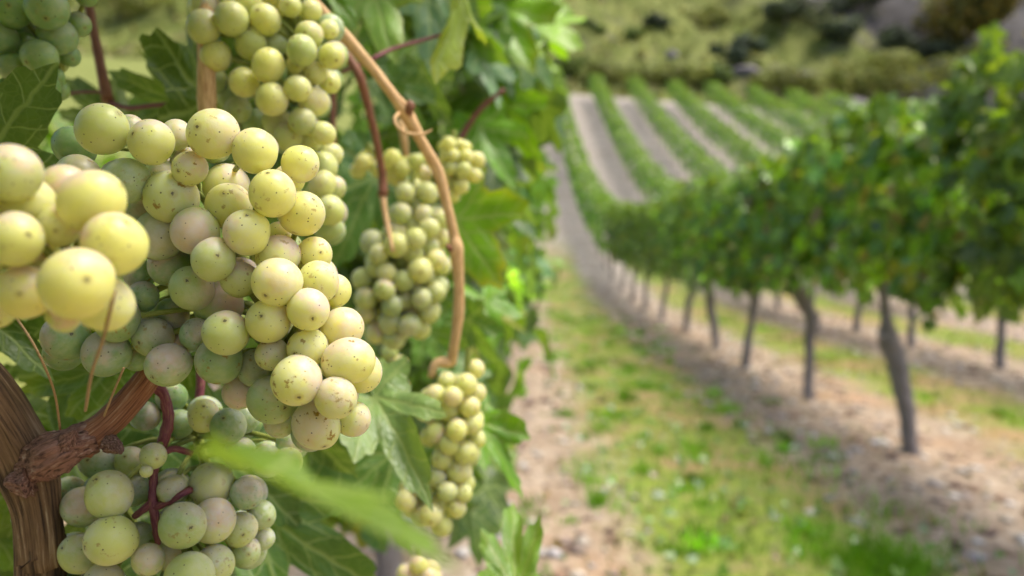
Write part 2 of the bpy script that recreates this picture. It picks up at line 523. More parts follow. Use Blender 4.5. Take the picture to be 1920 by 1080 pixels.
def unit(v):
    return v / (np.linalg.norm(v, axis=-1, keepdims=True) + 1e-9)


def hedge_leaves(n, xl, xr, y0, y1, z0, z1, size, g, seg=14, yellow=.05, bright=1., inner=.2, fuzz=.05, follow=True, rings=1):
    """leaves over the two faces, the top and the inside of a trellised canopy; xl/xr may be functions of (y, z)"""
    y = g.uniform(y0, y1, n)
    bot = z0 + .045 * np.sin(y * 2.9 + g.uniform(0, 6)) + .03 * np.sin(y * 7.7 + g.uniform(0, 6))
    top = z1 + .06 * np.sin(y * 2.3 + g.uniform(0, 6)) + .06 * np.sin(y * 6.1 + g.uniform(0, 6))
    z = bot + (top - bot) * g.random(n) ** .95
    shoot = g.random(n) < .025
    z[shoot] += g.uniform(0, .16, shoot.sum())
    fr = (z - bot) / (top - bot)
    L = xl(y, z) if callable(xl) else np.full(n, xl)
    Rr = xr(y, z) if callable(xr) else np.full(n, xr)
    mid, hw = (L + Rr) / 2, (Rr - L) / 2
    bulge = .72 + .28 * np.sin(np.clip(fr, 0, 1) * np.pi) ** .6
    lump = 1 + .07 * np.sin(y * 4.3 + z * 3.1 + g.uniform(0, 6)) * np.sin(z * 5.2 - y * 1.7)
    side = np.where(g.random(n) < .5, -1., 1.)
    kind = g.random(n)
    u = np.where(kind < inner, g.uniform(-1, 1, n), side * (1 - np.abs(g.normal(0, .14, n))))
    topm = kind > .87
    u = np.where(topm, g.uniform(-1, 1, n), u)
    z = np.where(topm, top - np.abs(g.normal(0, .05, n)), z)
    x = mid + hw * bulge * lump * u + g.normal(0, fuzz * .3, n)
    zz = z + (terrain(mid, y) if follow else 0)
    Pos = np.stack([x, y, zz], -1)
    Nn = np.stack([np.sign(u) * np.where(topm, .25, 1.) + g.normal(0, .45, n), g.normal(0, .5, n), np.where(topm, 1.2, .45) + g.normal(0, .45, n)], -1)
    Tip = np.stack([np.sign(u) * .3 + g.normal(0, .5, n), g.normal(0, .7, n), -1. + g.normal(0, .4, n)], -1)
    Size = size * g.uniform(.65, 1.25, n)
    tints = GREENS[g.integers(0, len(GREENS), n)] * np.exp(g.normal(0, .38, (n, 1))) * bright
    yel = g.random(n) < yellow
    tints[yel] = YELLOWS[g.integers(0, len(YELLOWS), yel.sum())] * 1.25
    pale_top = (np.clip((fr - .76) / .18, 0, 1) * g.random(n) + topm * .35)[:, None].clip(0, 1)  # leaves near the canopy top mixed toward light yellow-green
    tints = tints * (1 - pale_top) + np.array([.26, .40, .014]) * pale_top
    return scatter_leaves(Pos, unit(Nn), Tip, Size, g, seg, rings, tints, .0)


def foliage_obj(name, data, mat, parent, kind=None):
    V, T, Q, C, L = data
    o = mesh_obj(name, V, [T, Q], mat, None, False, {'tint': ('FLOAT_COLOR', C), 'leafco': ('FLOAT_VECTOR', L)})
    if parent is not None:
        parent_keep(o, parent)
    return o


# ------------------------------------------------------------------ grapes
def make_grape_meshes():
    out = []
    for k in range(6):
        g = np.random.default_rng(50 + k)
        nu, nv = 40, 24
        vs = [(0, 0, 1.)]
        for i in range(1, nv):
            a = math.pi * i / nv
            for j in range(nu):
                b = 2 * math.pi * j / nu
                vs.append((math.sin(a) * math.cos(b), math.sin(a) * math.sin(b), math.cos(a)))
        vs.append((0, 0, -1.))
        V = np.array(vs)
        D = V.copy()
        r = np.ones(len(V))
        for q in range(3):
            ax = unit(g.normal(size=3)); r += .03 * (D @ ax) ** 2 * g.uniform(-1, 1)
        for q in range(3):
            ax = unit(g.normal(size=3)); r -= .05 * np.clip((D @ ax - .72) / .28, 0, 1) ** 1.5 * g.uniform(.3, 1.3)
        V = V * r[:, None]
        V[:, 0] *= 1.03 + .05 * g.random()
        tri = [(0, 1 + j, 1 + (j + 1) % nu) for j in range(nu)]
        b = 1 + (nv - 2) * nu; e = len(V) - 1
        tri += [(e, b + (j + 1) % nu, b + j) for j in range(nu)]
        quad = [(1 + i * nu + j, 1 + (i + 1) * nu + j, 1 + (i + 1) * nu + (j + 1) % nu, 1 + i * nu + (j + 1) % nu) for i in range(nv - 2) for j in range(nu)]
        o = mesh_obj('grape', V, [np.array(tri), np.array(quad)], M_GRAPE)
        out.append(o.data)
        bpy.data.objects.remove(o)
    return out


GM = make_grape_meshes()


def add_grape(root, c, r, outward, g, tone, blush, bloom, russet):
    o = bpy.data.objects.new('grape', GM[int(g.integers(0, 6))])
    X = Vector(unit(np.array(outward) + g.normal(0, .75, 3)))
    Zp = Vector((.35, -.25, .9)) + Vector(g.normal(0, .35, 3))
    Zp = (Zp - X * Zp.dot(X)).normalized()
    Yp = Zp.cross(X)
    rot = Matrix((X, Yp, Zp)).transposed()
    s = np.array([1, 1, 1]) * r * g.uniform(.94, 1.05, 3)
    link(o, root)
    o.matrix_local = Matrix.Translation(Vector(c) - root.location) @ rot.to_4x4() @ Matrix.Diagonal((*s, 1))
    cl = lambda v: float(min(max(v, 0), 1))
    o['tone'] = cl(tone + g.normal(0, .09)); o['blush'] = cl(blush + g.normal(0, .25))
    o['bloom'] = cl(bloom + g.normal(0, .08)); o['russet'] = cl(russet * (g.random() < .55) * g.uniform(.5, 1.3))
    return o


def listed_bunch(label, lst, d0, step, group, fill=0, fill_layer=(2.2, 4.2), fill_d=78, tone=.5, blush=.35, bloom=.45, russet=.7, seed=1, tilt=None, stem=None, axis_back=.03, toned=None):
    """grapes read off the photo: (px, py, diameter_px, layer). Deeper layers stand further back."""
    g = np.random.default_rng(seed)
    G = []
    lst = [(a, b, c * 1.005 * (1 + ((a - 960) ** 2 + (b - 540) ** 2) / FPX ** 2) ** -.3, l) for a, b, c, l in lst]
    for (px, py, dp, la) in lst:
        d = d0 + la * step + (tilt(px, py) if tilt else 0)
        G.append([px, py, dp, d, la])
    A = np.array(lst, float)
    tries = 0; added = 0
    while added < fill and tries < 4000:
        tries += 1
        i = g.integers(0, len(A))
        px, py = A[i, 0] + g.normal(0, 28), A[i, 1] + g.normal(0, 28)
        # keep inside the silhouette of the listed grapes
        k = np.min(np.hypot(A[:, 0] - px, A[:, 1] - py) - A[:, 2] / 2)
        if k > -.32 * fill_d: continue
        la = g.uniform(*fill_layer)
        d = d0 + la * step + (tilt(px, py) if tilt else 0)
        q = np.array(P(px, py, d)); ok = True
        for h in G:
            if np.linalg.norm(q - np.array(P(*h[:2], h[3]))) < .80 * (fill_d + h[2]) / 2 * d / FPX: ok = False; break
        if ok:
            G.append([px, py, fill_d * g.uniform(.85, 1.05), d, la + .6]); added += 1
    G = np.array(G)
    # push overlapping berries apart along their lines of sight
    for it in range(60):
        order = np.argsort(G[:, 3])
        Q = np.array([P(a, b, d) for a, b, _, d, _l in G]); rad = G[:, 2] / 2 * G[:, 3] / FPX
        for ii, i in enumerate(order):
            for j in order[ii + 1:]:
                dist = np.linalg.norm(Q[i] - Q[j]); lim = .90 * (rad[i] + rad[j])
                if dist < lim:
                    G[j, 3] += min(.0012, (lim - dist) * .4)
    pts = [P(a, b, d) for a, b, _, d, _l in G]
    cen = np.mean(np.array(pts), 0)
    root = thing('grape_bunch', label, 'grapes', (cen[0], cen[1], float(np.max(np.array(pts)[:, 2]))), group)
    axp = cen + np.array(CROT @ Vector((0, 0, -1))) * axis_back
    for (a, b, dp, d, la), p in zip(G, pts):
        r = dp / 2 * d / FPX
        out = np.array(p) - axp
        dk = 0
        t = (tone if toned is None else toned(a, b)) - .16 * max(0, la - .6)  # deeper berries get greener, darker skin that paints shade between the berries
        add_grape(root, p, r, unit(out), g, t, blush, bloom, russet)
    # stalks: a central axis with a short stalk to each berry
    Q = np.array(pts)
    top = Q[np.argmax(Q[:, 2])]; low = Q[np.argmin(Q[:, 2])]
    back = np.array(CROT @ Vector((0, 0, -1))) * .012
    ax = [top * .5 + axp * .5 + back * .2 + np.array([0, 0, .012]), axp, low * .55 + axp * .45 + back * .2]
    specs = [(ax, [.0022, .0019, .0012])]
    C, _ = catmull(ax, [1, 1, 1], .004)
    for q in Q:
        c = C[np.argmin(np.linalg.norm(C + np.array([0, 0, .006]) - q, axis=1))]
        m = (c + q) / 2 + np.array([0, 0, .003])
        specs.append(([c, m, q], [.0011, .0009, .0011]))
    tubes('stem', specs, M_GREENSTALK, root, step=.006, K=6, caps=False, seed=seed)
    return root


def grown_bunch(label, axis, d, dpx, group, n=60, tone=.55, blush=.3, bloom=.4, russet=.4, seed=1, dd=0.):
    """a bunch packed round an axis given as (px, py, half-width px) at depth d"""
    g = np.random.default_rng(seed)
    ax = np.array(axis, float)
    C = np.array([P(a, b, d + dd * i / max(1, len(ax) - 1)) for i, (a, b, _) in enumerate(ax)])
    W = ax[:, 2] * d / FPX
    C, W = catmull(C, W, .004)
    r0 = dpx / 2 * d / FPX
    pts, rs = [], []
    for _ in range(n * 220):
        i = g.integers(0, len(C)); q = unit(g.normal(size=3))
        rr = max(W[i] - r0, 0) * (1 if g.random() < .75 else g.random() ** .4)
        p = C[i] + q * rr * np.array([1, .85, .8])
        r = r0 * g.uniform(.84, 1.08)
        if all(np.linalg.norm(p - a) > .80 * (r + b) for a, b in zip(pts, rs)):
            pts.append(p); rs.append(r)
        if len(pts) >= n: break
    top = max(p[2] for p in pts)
    root = thing('grape_bunch', label, 'grapes', (float(C[0][0]), float(C[0][1]), float(top)), group)
    specs = [([C[0] + np.array([0, 0, .015]), C[len(C) // 2], C[-1]], [.0022, .0018, .001])]
    for p, r in zip(pts, rs):
        c = C[np.argmin(np.linalg.norm(C - p, axis=1))]
        add_grape(root, p, r, unit(p - c + 1e-6), g, tone, blush, bloom, russet)
        specs.append(([c, (c + p) / 2 + np.array([0, 0, .003]), p], [.001, .0009, .001]))
    tubes('stem', specs, M_GREENSTALK, root, step=.008, K=6, caps=False, seed=seed)
    return root


MAIN = [(192, 243, 98, -.2), (284, 267, 88, .1), (400, 251, 100, 0), (478, 283, 88, .1), (140, 275, 80, 1.6), (330, 253, 62, 1.8), (243, 243, 60, 1.6),
        (237, 339, 89, .3), (356, 316, 67, .4), (147, 335, 96, 1.3), (321, 370, 100, .8), (301, 325, 60, 1.8), (425, 350, 90, 1.0), (429, 386, 93, .2),
        (511, 363, 92, -.2), (566, 401, 86, -.1), (563, 307, 73, .9), (543, 335, 60, 1.0), (464, 436, 89, -.1), (366, 433, 98, .1), (297, 442, 94, .9),
        (400, 486, 88, -.1), (255, 393, 80, 2.4), (318, 497, 82, 2.3), (268, 556, 64, 1.9), (262, 515, 60, 2.6), (360, 541, 88, 1.0), (409, 570, 97, 1.1),
        (450, 525, 70, .6), (522, 482, 86, .6), (590, 476, 70, .7), (520, 529, 92, -.3), (597, 528, 78, .3), (627, 545, 64, .9), (522, 440, 52, 1.8),
        (503, 602, 89, 0), (578, 580, 80, -.2), (642, 617, 82, .2), (423, 624, 92, 0), (411, 676, 90, 1.2), (368, 628, 62, 1.6), (577, 652, 78, .3),
        (510, 664, 64, .5), (556, 713, 97, -.7), (653, 678, 94, -.3), (677, 697, 78, .6), (629, 746, 79, -.5), (510, 750, 94, .9), (593, 797, 95, .6),
        (663, 786, 67, .9), (524, 792, 60, 1.6), (450, 735, 66, 1.5), (478, 690, 70, 1.4), (316, 684, 88, 1.2), (287, 632, 79, 1.2), (220, 598, 92, 1.3),
        (200, 663, 94, 1.7), (124, 632, 97, 1.7), (120, 662, 72, 2.8), (258, 672, 52, 2.7), (322, 590, 68, 2.6), (340, 642, 58, 2.7)]
listed_bunch('large ripe yellow bunch in sharp focus with pinkish freckled grapes', MAIN, .243, .0095, 'grape bunches on the vines', fill=38, fill_d=70, fill_layer=(1.7, 3.2), tone=.62, blush=.7, bloom=.6,
             russet=.8, seed=3, tilt=lambda x, y: .004 * max(0, (330 - x) / 200), toned=lambda x, y: .22 + .5 * min(1, max(0, (x - 230) / 250 + (360 - y) / 380 + .15)) )  # tone gradient paints the shaded lower left and lit upper right
FRONT = [(20, 325, 118, .3), (172, 378, 124, .4), (50, 385, 115, .8), (122, 350, 92, 1.6), (26, 448, 114, 0), (111, 424, 88, .6), (215, 457, 121, 0), (146, 532, 140, -.5),
         (45, 548, 110, .7), (195, 570, 112, .9), (120, 588, 74, 1.6), (165, 425, 66, 1.7), (-10, 575, 90, 1.6), (-70, 400, 120, .4), (-60, 500, 120, .8), (-110, 330, 110, 1.2), (70, 475, 80, 2.0)]
listed_bunch('blurred golden bunch hanging closest to the viewer, cut by the left edge', FRONT, .166, .0075, 'grape bunches on the vines', fill=4, fill_layer=(1.8, 2.6), fill_d=96,
             tone=.70, blush=1.0, bloom=.4, russet=.3, seed=4, axis_back=.014)
LOWER = [(204, 927, 92, 0), (209, 1013, 105, -.4), (342, 985, 94, -.1), (400, 976, 84, .6), (278, 1049, 64, 0), (355, 1083, 103, -.3), (403, 1058, 77, .4), (287, 855, 53, -.1),
         (274, 884, 25, -.1), (323, 917, 58, 1.2), (396, 907, 88, .9), (157, 950, 80, 1.4), (152, 1037, 86, .9), (193, 1098, 92, .1), (450, 993, 67, .9), (460, 1034, 60, 1.0),
         (462, 925, 62, 1.8), (490, 965, 58, 1.6), (492, 1010, 48, 1.6), (245, 865, 62, 2.2), (185, 862, 80, 2.4), (250, 918, 64, 2.2), (130, 925, 70, 2.6), (381, 780, 64, 1.9),
         (428, 799, 67, 1.4), (335, 795, 60, 2.8), (272, 780, 60, 2.8), (455, 785, 60, 2.3), (540, 866, 56, .9), (500, 862, 56, 1.2), (545, 831, 54, 1.8), (262, 1010, 66, 2.2),
         (322, 745, 60, 3.2), (450, 850, 62, 2.2), (320, 1040, 66, 2.0), (280, 1120, 80, .6), (130, 1120, 80, 1.2), (440, 1120, 70, 1.2)]
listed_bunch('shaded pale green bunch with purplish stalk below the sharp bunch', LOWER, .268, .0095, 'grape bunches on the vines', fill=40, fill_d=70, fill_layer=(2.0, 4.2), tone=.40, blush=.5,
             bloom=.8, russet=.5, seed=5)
TOP = [(382, 50, 66, 0), (434, 35, 67, -.2), (404, 105, 61, .5), (470, 82, 62, .1), (458, 154, 58, .4), (447, 205, 52, 1.4), (497, 37, 62, .3), (503, 123, 66, -.2), (566, 95, 60, -.2),
       (580, 65, 56, .3), (617, 55, 40, .9), (622, 105, 50, .4), (558, 166, 52, -.2), (510, 186, 62, -.2), (588, 190, 60, 0), (592, 137, 45, .8), (618, 155, 45, .9), (567, 227, 53, .1),
       (606, 250, 46, .5), (518, 85, 42, 1.0), (554, 122, 34, .5), (520, 10, 42, .8), (545, 12, 45, .5), (582, 20, 42, .7), (520, 228, 56, 1.0), (540, 256, 56, .8), (478, 228, 52, 1.6),
       (385, 12, 60, .6), (462, 4, 60, .5), (430, -25, 60, .6), (500, -20, 60, .6), (560, -20, 55, .8), (582, 262, 46, .9), (605, 313, 60, .9), (604, 345, 52, .9), (627, 352, 46, 1.2),
       (594, 364, 50, 1.0), (619, 394, 58, .8), (616, 425, 54, 1.1), (622, 290, 45, 1.0), (440, 240, 50, 2.2), (400, 150, 52, 2.2), (430, 180, 54, 2.4)]
listed_bunch('slightly blurred green bunch hanging at the top beside the arching cane', TOP, .365, .013, 'grape bunches on the vines', fill=34, fill_d=54, fill_layer=(1.8, 3.6), tone=.5, blush=.25,
             bloom=.5, russet=.4, seed=6)
CORNER = [(88, 15, 86, 0), (22, 15, 82, .3), (108, 68, 78, .1), (75, 107, 73, .2), (147, 46, 50, .8), (130, 105, 46, .9), (22, 124, 57, .7), (0, 72, 72, .5), (92, 162, 44, 1.1), (113, 170, 38, 1.2),
          (163, -8, 46, .8), (105, 145, 38, 1.3), (45, 85, 56, 1.4), (55, 60, 60, 1.4), (-30, 40, 80, .8), (-35, 110, 70, .8), (55, -30, 80, .5), (125, -35, 70, .6), (20, 165, 50, 1.6), (60, 165, 44, 1.6)]
listed_bunch('dark shaded bunch in the upper left corner above the veined leaf', CORNER, .315, .012, 'grape bunches on the vines', fill=16, fill_d=62, fill_layer=(1.6, 3.2), tone=.0, blush=.08, bloom=.15,  # low tone and bloom put this bunch's shade into the skin colour
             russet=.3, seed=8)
GB = 'grape bunches on the vines'
grown_bunch('long green bunch with brown dry cane in front, behind the sharp bunch', [(775, 360, 46), (785, 410, 66), (762, 480, 92), (748, 545, 98), (742, 598, 76), (742, 622, 44)], .54, 44, GB, 99, .44, .25, .5, .3, 11)
grown_bunch('yellow blurred bunch crossed by the thin brown cane at mid height', [(690, 310, 40), (735, 320, 44), (778, 312, 42)], .56, 37, GB, 52, .66, .25, .4, .2, 12)
grown_bunch('small blurred bunch to the right of the arching cane', [(850, 285, 40), (862, 312, 50), (858, 345, 36), (856, 366, 24)], .55, 30, GB, 70, .62, .25, .4, .2, 13)
grown_bunch('bunch hanging from the hooked end of the arching cane', [(880, 700, 38), (848, 752, 70), (846, 800, 70), (858, 850, 56), (838, 900, 64), (806, 945, 74), (798, 968, 44)], .46, 44, GB, 99, .55, .3, .45, .5, 14)
grown_bunch('dim green bunch tucked under the long green bunch', [(735, 655, 24), (742, 690, 32), (752, 725, 20)], .72, 36, GB, 34, .35, .25, .45, .2, 15)
grown_bunch('pinkish bunch peeping up from the bottom edge', [(785, 1065, 40), (795, 1110, 60), (790, 1150, 40)], .56, 38, GB, 40, .7, .95, .4, .3, 16)
grown_bunch('yellow grapes half hidden behind the drooping grey-green leaf', [(712, 885, 28), (735, 920, 30), (742, 950, 18)], .62, 40, GB, 22, .75, .3, .3, .3, 17)

# ------------------------------------------------------------------ the near vine
LV = 'old vine with thick striped trunk and arching tan cane'
vine = thing('grapevine', LV, 'vine', tuple(P(75, 1000, .28))[:2] + (0.,), 'grapevines along the rows')
foot = Vector((vine.location.x, vine.location.y, -.03))
trunk = tubes('trunk', [([foot, foot + Vector((.012, .01, .35)), foot + Vector((-.006, 0, .7)), P(76, 1150, .285), P(76, 1040, .283), P(68, 950, .28), P(52, 880, .276), P(18, 805, .27), P(-45, 715, .262), P(-170, 590, .25), P(-420, 460, .24)],
                         [.022, .016, .0115, .0078, .0076, .0078, .0096, .0094, .0090, .009, .009])], M_TRUNK, vine, step=.0016, K=64, rough=.012, flute=.02, gnarl=.15, gs=(2.7, .24), seed=2)
tubes('knot', [([P(70, 868, .272), P(105, 850, .266), P(140, 832, .268), P(178, 818, .271)], [.0070, .0070, .0062, .0054]),
               ([P(118, 848, .264), P(130, 822, .262), P(142, 806, .261)], [.0036, .0030, .0006]),
               ([P(60, 900, .268), P(28, 902, .268), P(8, 908, .268)], [.006, .0042, .0008]),
               ([P(205, 830, .266), P(222, 842, .262), P(227, 850, .26)], [.0030, .0018, .0004])], M_KNOT, vine, step=.0007, K=48, rough=.02, flute=.0, gnarl=.24, gs=(2.6, 1.0), seed=5)
tubes('arm', [([P(150, 832, .270), P(200, 795, .272), P(240, 755, .274), P(275, 712, .276), P(300, 670, .28), P(318, 610, .30)], [.0060, .0049, .0046, .0044, .0045, .004])], M_ARM, vine, step=.0012, K=40, rough=.012, flute=.01, gnarl=.09, gs=(2.2, .18), seed=9)
tubes('bunch_stalk', [([P(288, 722, .278), P(306, 738, .279), P(315, 775, .28), P(311, 812, .28), P(298, 850, .280), P(289, 892, .279), P(287, 930, .278), P(292, 985, .278), P(296, 1020, .28)],
                       [.0022, .0020, .0020, .0021, .0015, .0014, .0017, .0014, .0010]),
                      ([P(289, 938, .278), P(270, 955, .278), P(252, 968, .280)], [.0016, .0014, .0012]),
                      ([P(290, 950, .278), P(312, 943, .277), P(338, 928, .276), P(356, 918, .28)], [.0016, .0013, .0012, .0014]),
                      ([P(297, 850, .279), P(330, 842, .282), P(360, 850, .286)], [.0014, .0012, .001])], M_STALK, vine, step=.0012, K=16, rough=.06, gnarl=.22, gs=(2., .6), seed=3)
cane = tubes('cane', [([P(560, -40, .40), P(590, 5, .405), P(654, 76, .415), P(700, 130, .42), P(738, 180, .425), P(762, 213, .43), P(788, 262, .435), P(821, 322, .445), P(838, 385, .45), P(851, 440, .455), P(855, 466, .455),
                         P(860, 520, .46), P(860, 580, .465), P(853, 640, .47), P(846, 682, .475)],
                        [.0029, .0028, .0033, .0028, .0029, .0043, .0029, .0034, .0028, .0030, .0044, .0031, .0034, .0029, .0033])], M_CANE, vine, step=.0018, K=24, rough=.02, gnarl=.07, gs=(1.6, .22), seed=4)
tubes('cane_hook', [([P(846, 678, .475), P(836, 680, .473), P(820, 680, .471), P(812, 690, .47), P(808, 708, .47)], [.0032, .0034, .003, .0026, .0022])], M_CANE, vine, step=.002, K=12, rough=.03, seed=8)
tubes('bud', [([P(765, 212, .428), P(770, 198, .426), P(766, 188, .426)], [.003, .0024, .0008])], M_BROWN, vine, step=.001, K=10, rough=.1, seed=2)
tubes('bud', [([P(846, 468, .452), P(840, 462, .45), P(836, 458, .45)], [.002, .0016, .0006])], M_BROWN, vine, step=.001, K=10, rough=.1, seed=2)
tubes('tendril', [([P(748, 212, .425), P(740, 222, .42), P(745, 238, .418), P(765, 250, .42), P(785, 252, .422), P(802, 248, .424), P(810, 243, .424)], [.0011, .001, .0009, .0009, .0008, .0007, .0004])], M_CANE, vine, step=.002, K=8, seed=1)
for pts, rad, mt in (
        ([P(600, 40, .47), P(630, 80, .48), P(655, 110, .48), P(675, 145, .48), P(690, 200, .49), P(706, 265, .50), P(717, 330, .51), P(718, 368, .51)], [.0030, .0027, .0028, .0030, .0024, .0024, .0026, .0034], M_BROWN),
        ([P(717, 365, .51), P(722, 400, .508), P(729, 435, .505), P(737, 472, .50)], [.0024, .0018, .0016, .0011], M_CANE),
        ([P(626, -30, .60), P(626, 120, .60), P(624, 220, .60), P(626, 310, .60)], [.0024] * 4, M_BROWN),
        ([P(384, -60, .37), P(386, 60, .37), P(387, 130, .372), P(388, 185, .374), P(388, 230, .375)], [.0040, .0040, .0041, .0047, .004], M_CANE),
        ([P(160, -40, .46), P(170, 30, .46), P(182, 90, .46), P(194, 150, .46), P(203, 190, .46)], [.0022, .0026, .0027, .0029, .0036], M_BROWN),
        ([P(752, 225, .62), P(757, 262, .62), P(764, 320, .64)], [.003, .003, .0025], M_CANE),
        ([P(690, 170, .75), P(700, 260, .75), P(715, 330, .75)], [.003, .003, .003], M_BROWN),
        ([P(655, 885, .58), P(690, 855, .57), P(720, 830, .56), P(740, 800, .55)], [.0042, .0046, .0046, .003], M_BROWN),
        ([P(376, 690, .33), P(376, 720, .33), P(372, 760, .33)], [.0018] * 3, M_STALK)):
    tubes('cane', [(pts, rad)], mt, vine, step=.004, K=12, rough=.03, seed=int(rad[0] * 1e5) % 17)
for pts, rad in (
        ([P(640, 135, .50), P(695, 112, .49), P(735, 92, .5), P(790, 76, .51), P(838, 62, .52)], [.0012, .0015, .0013, .0012, .0011]),
        ([P(205, 192, .46), P(240, 202, .455), P(290, 197, .45), P(335, 195, .45)], [.0016, .0013, .0012, .0014]),
        ([P(862, 262, .78), P(880, 232, .77), P(905, 200, .76), P(945, 168, .75)], [.003, .0026, .0024, .0022]),
        ([P(690, 850, .55), P(720, 870, .55), P(745, 890, .56)], [.002, .0016, .0014]),
        ([P(120, 176, .46), P(160, 172, .46), P(195, 173, .46)], [.0008, .0008, .0009])):
    tubes('leaf_stalk', [(pts, rad)], M_STALK, vine, step=.004, K=10, seed=3)
for pts in ([P(30, 595, .235), P(60, 640, .232), P(85, 690, .236), P(103, 740, .25), P(113, 805, .262)],
            [P(215, 545, .165), P(205, 590, .167), P(192, 640, .175), P(172, 700, .19), P(160, 770, .21)],
            [P(232, 690, .24), P(215, 730, .245), P(195, 780, .25)]):
    tubes('tendril', [(pts, [.0004] * len(pts))], M_DRY, vine, step=.003, K=6, seed=6)

# every leaf one can make out: base px, base depth, tip px, tip depth, roll, width, tint, edge
LEAVES = [
    (-45, 318, .292, 96, 128, .288, 12, 1.05, (.085, .155, .038), None, .16, .10, .05),
    (392, 196, .44, 385, -60, .43, -8, .62, (.045, .10, .012), None, .2, .1, .06),
    (350, 196, .47, 195, 138, .47, 18, .62, (.05, .12, .015), None, .15, .1, .05),
    (215, 230, .55, 118, 140, .55, -20, .7, (.035, .075, .004), (.10, .13, .004), .2, .1, .05),
    (695, -35, .58, 738, 108, .54, -12, .66, (.20, .36, .08), (.34, .40, .05), .1, .1, .05),
    (585, -60, .52, 668, 46, .52, 30, .6, (.11, .27, .02), None, .3, .1, .05),
    (800, -40, .66, 812, 128, .65, 14, .75, (.075, .17, .09), None, .1, .1, .05),
    (858, -60, .52, 840, 148, .51, 76, .55, (.27, .36, .025), (.42, .42, .03), .3, .05, .08),
    (856, 412, .60, 936, 534, .56, -14, .95, (.15, .36, .01), (.55, .50, .02), .12, .1, .05),
    (700, 330, .62, 632, 500, .60, 12, .72, (.06, .165, .045), None, .2, .15, .06),
    (720, 405, .64, 690, 520, .66, -25, .6, (.045, .13, .02), None, .2, .15, .06),
    (702, 745, .42, 795, 898, .375, 12, .60, (.24, .38, .13), (.28, .40, .12), .3, .25, .06),
    (893, 792, .52, 992, 905, .50, 30, .6, (.11, .29, .01), None, .3, .3, .08),
    (966, 1105, .43, 960, 940, .48, 6, .44, (.14, .27, .04), None, .5, .1, .08),
    (510, 893, .098, 850, 1045, .086, 76, .42, (.17, .31, .02), None, .15, .02, .03),
    (205, 688, .36, 24, 742, .36, 10, .55, (.12, .24, .02), (.30, .36, .02), .2, .1, .05),
    (265, 812, .40, 72, 735, .41, 15, .62, (.055, .15, .075), None, .1, .1, .04),
    (468, 948, .42, 720, 1110, .43, 8, .62, (.07, .19, .035), None, .2, .1, .06),
    (735, 850, .52, 600, 968, .50, -14, .7, (.05, .14, .03), None, .2, .15, .05),
    (-60, 930, .40, 40, 1075, .40, 0, .7, (.16, .30, .02), None, .2, .1, .05),
    (400, 830, .40, 570, 985, .42, 20, .7, (.05, .13, .02), None, .2, .1, .05),
    (560, 800, .45, 670, 905, .47, -12, .75, (.035, .09, .02), None, .2, .1, .05),
    (930, 10, .92, 1000, 130, .88, 20, .8, (.18, .40, .01), (.40, .42, .03), .2, .1, .06),
    (900, 100, .85, 935, 200, .83, 50, .7, (.14, .28, .14), None, .3, .1, .05),
    (850, 20, .85, 930, 120, .83, -30, .8, (.10, .25, .03), None, .2, .2, .05),
    (1000, 30, 1.15, 1000, 130, 1.08, 20, .8, (.26, .46, .01), None, .2, .1, .06),
    (960, 20, .95, 925, 62, .95, 66, .9, (.11, .23, .10), None, .3, .1, .05),
    (990, 80, 1.1, 985, 160, 1.1, 68, .9, (.12, .24, .11), None, .3, .1, .05),
    (940, 200, .9, 1000, 290, .86, -15, .8, (.15, .38, .01), None, .2, .2, .06),
    (900, 240, .85, 960, 330, .82, 15, .8, (.11, .30, .01), None, .2, .2, .06),
    (740, 165, .7, 790, 250, .69, 10, .8, (.06, .16, .05), None, .2, .2, .06),
    (790, 130, .75, 830, 230, .74, -28, .8, (.04, .11, .03), None, .2, .2, .06),
    (700, 150, .68, 735, 215, .67, 25, .8, (.05, .14, .03), None, .2, .2, .06),
    (905, 560, .75, 930, 640, .71, 20, .8, (.12, .32, .01), None, .2, .2, .06),
    (880, 600, .66, 925, 690, .66, -24, .7, (.05, .15, .025), None, .2, .2, .06),
    (800, 620, .7, 845, 700, .7, 10, .8, (.08, .22, .025), None, .2, .2, .06),
    (930, 330, .95, 990, 420, .92, -40, .8, (.2, .36, .15), (.2, .33, .06), .2, .2, .06),
    (860, 700, .62, 940, 760, .62, 40, .7, (.07, .17, .06), None, .2, .2, .06),
    (-60, 560, .33, 90, 690, .33, 14, .7, (.035, .09, .012), None, .2, .15, .05),
    (150, 560, .36, 130, 730, .37, -20, .7, (.05, .14, .012), None, .2, .15, .05),
    (330, 640, .42, 250, 800, .42, 14, .7, (.05, .13, .012), None, .2, .15, .05),
    (215, 680, .47, 70, 850, .47, 10, .8, (.035, .10, .02), None, .2, .15, .05),
    (110, 830, .37, 235, 1010, .37, 10, .9, (.03, .085, .012), None, .2, .15, .05),
    (300, 960, .38, 420, 1140, .38, -8, .9, (.03, .085, .012), None, .2, .15, .05),
    (-50, 760, .42, 60, 900, .42, 10, .8, (.03, .08, .012), None, .2, .15, .05),
    (60, 900, .40, -20, 1080, .40, -10, .6, (.17, .30, .01), (.35, .38, .02), .2, .15, .05),
    (90, 1090, .43, 240, 920, .43, 10, .8, (.03, .08, .012), None, .2, .15, .05),
]
for i, (bx, by, bd, tx, ty, td, roll, w, tint, edge, cup, droop, wave) in enumerate(LEAVES):
    lab = {0: 'dark green leaf with pale raised veins', 14: 'bright leaf blurred right in front of the viewer', 7: 'narrow yellowing leaf hanging edge-on', 8: 'green leaf with yellow toothed edge behind the cane'}.get(i)
    big_leaf(vine, bx, by, bd, tx, ty, td, roll, w, tint, edge, cup, droop, wave, i, lab)

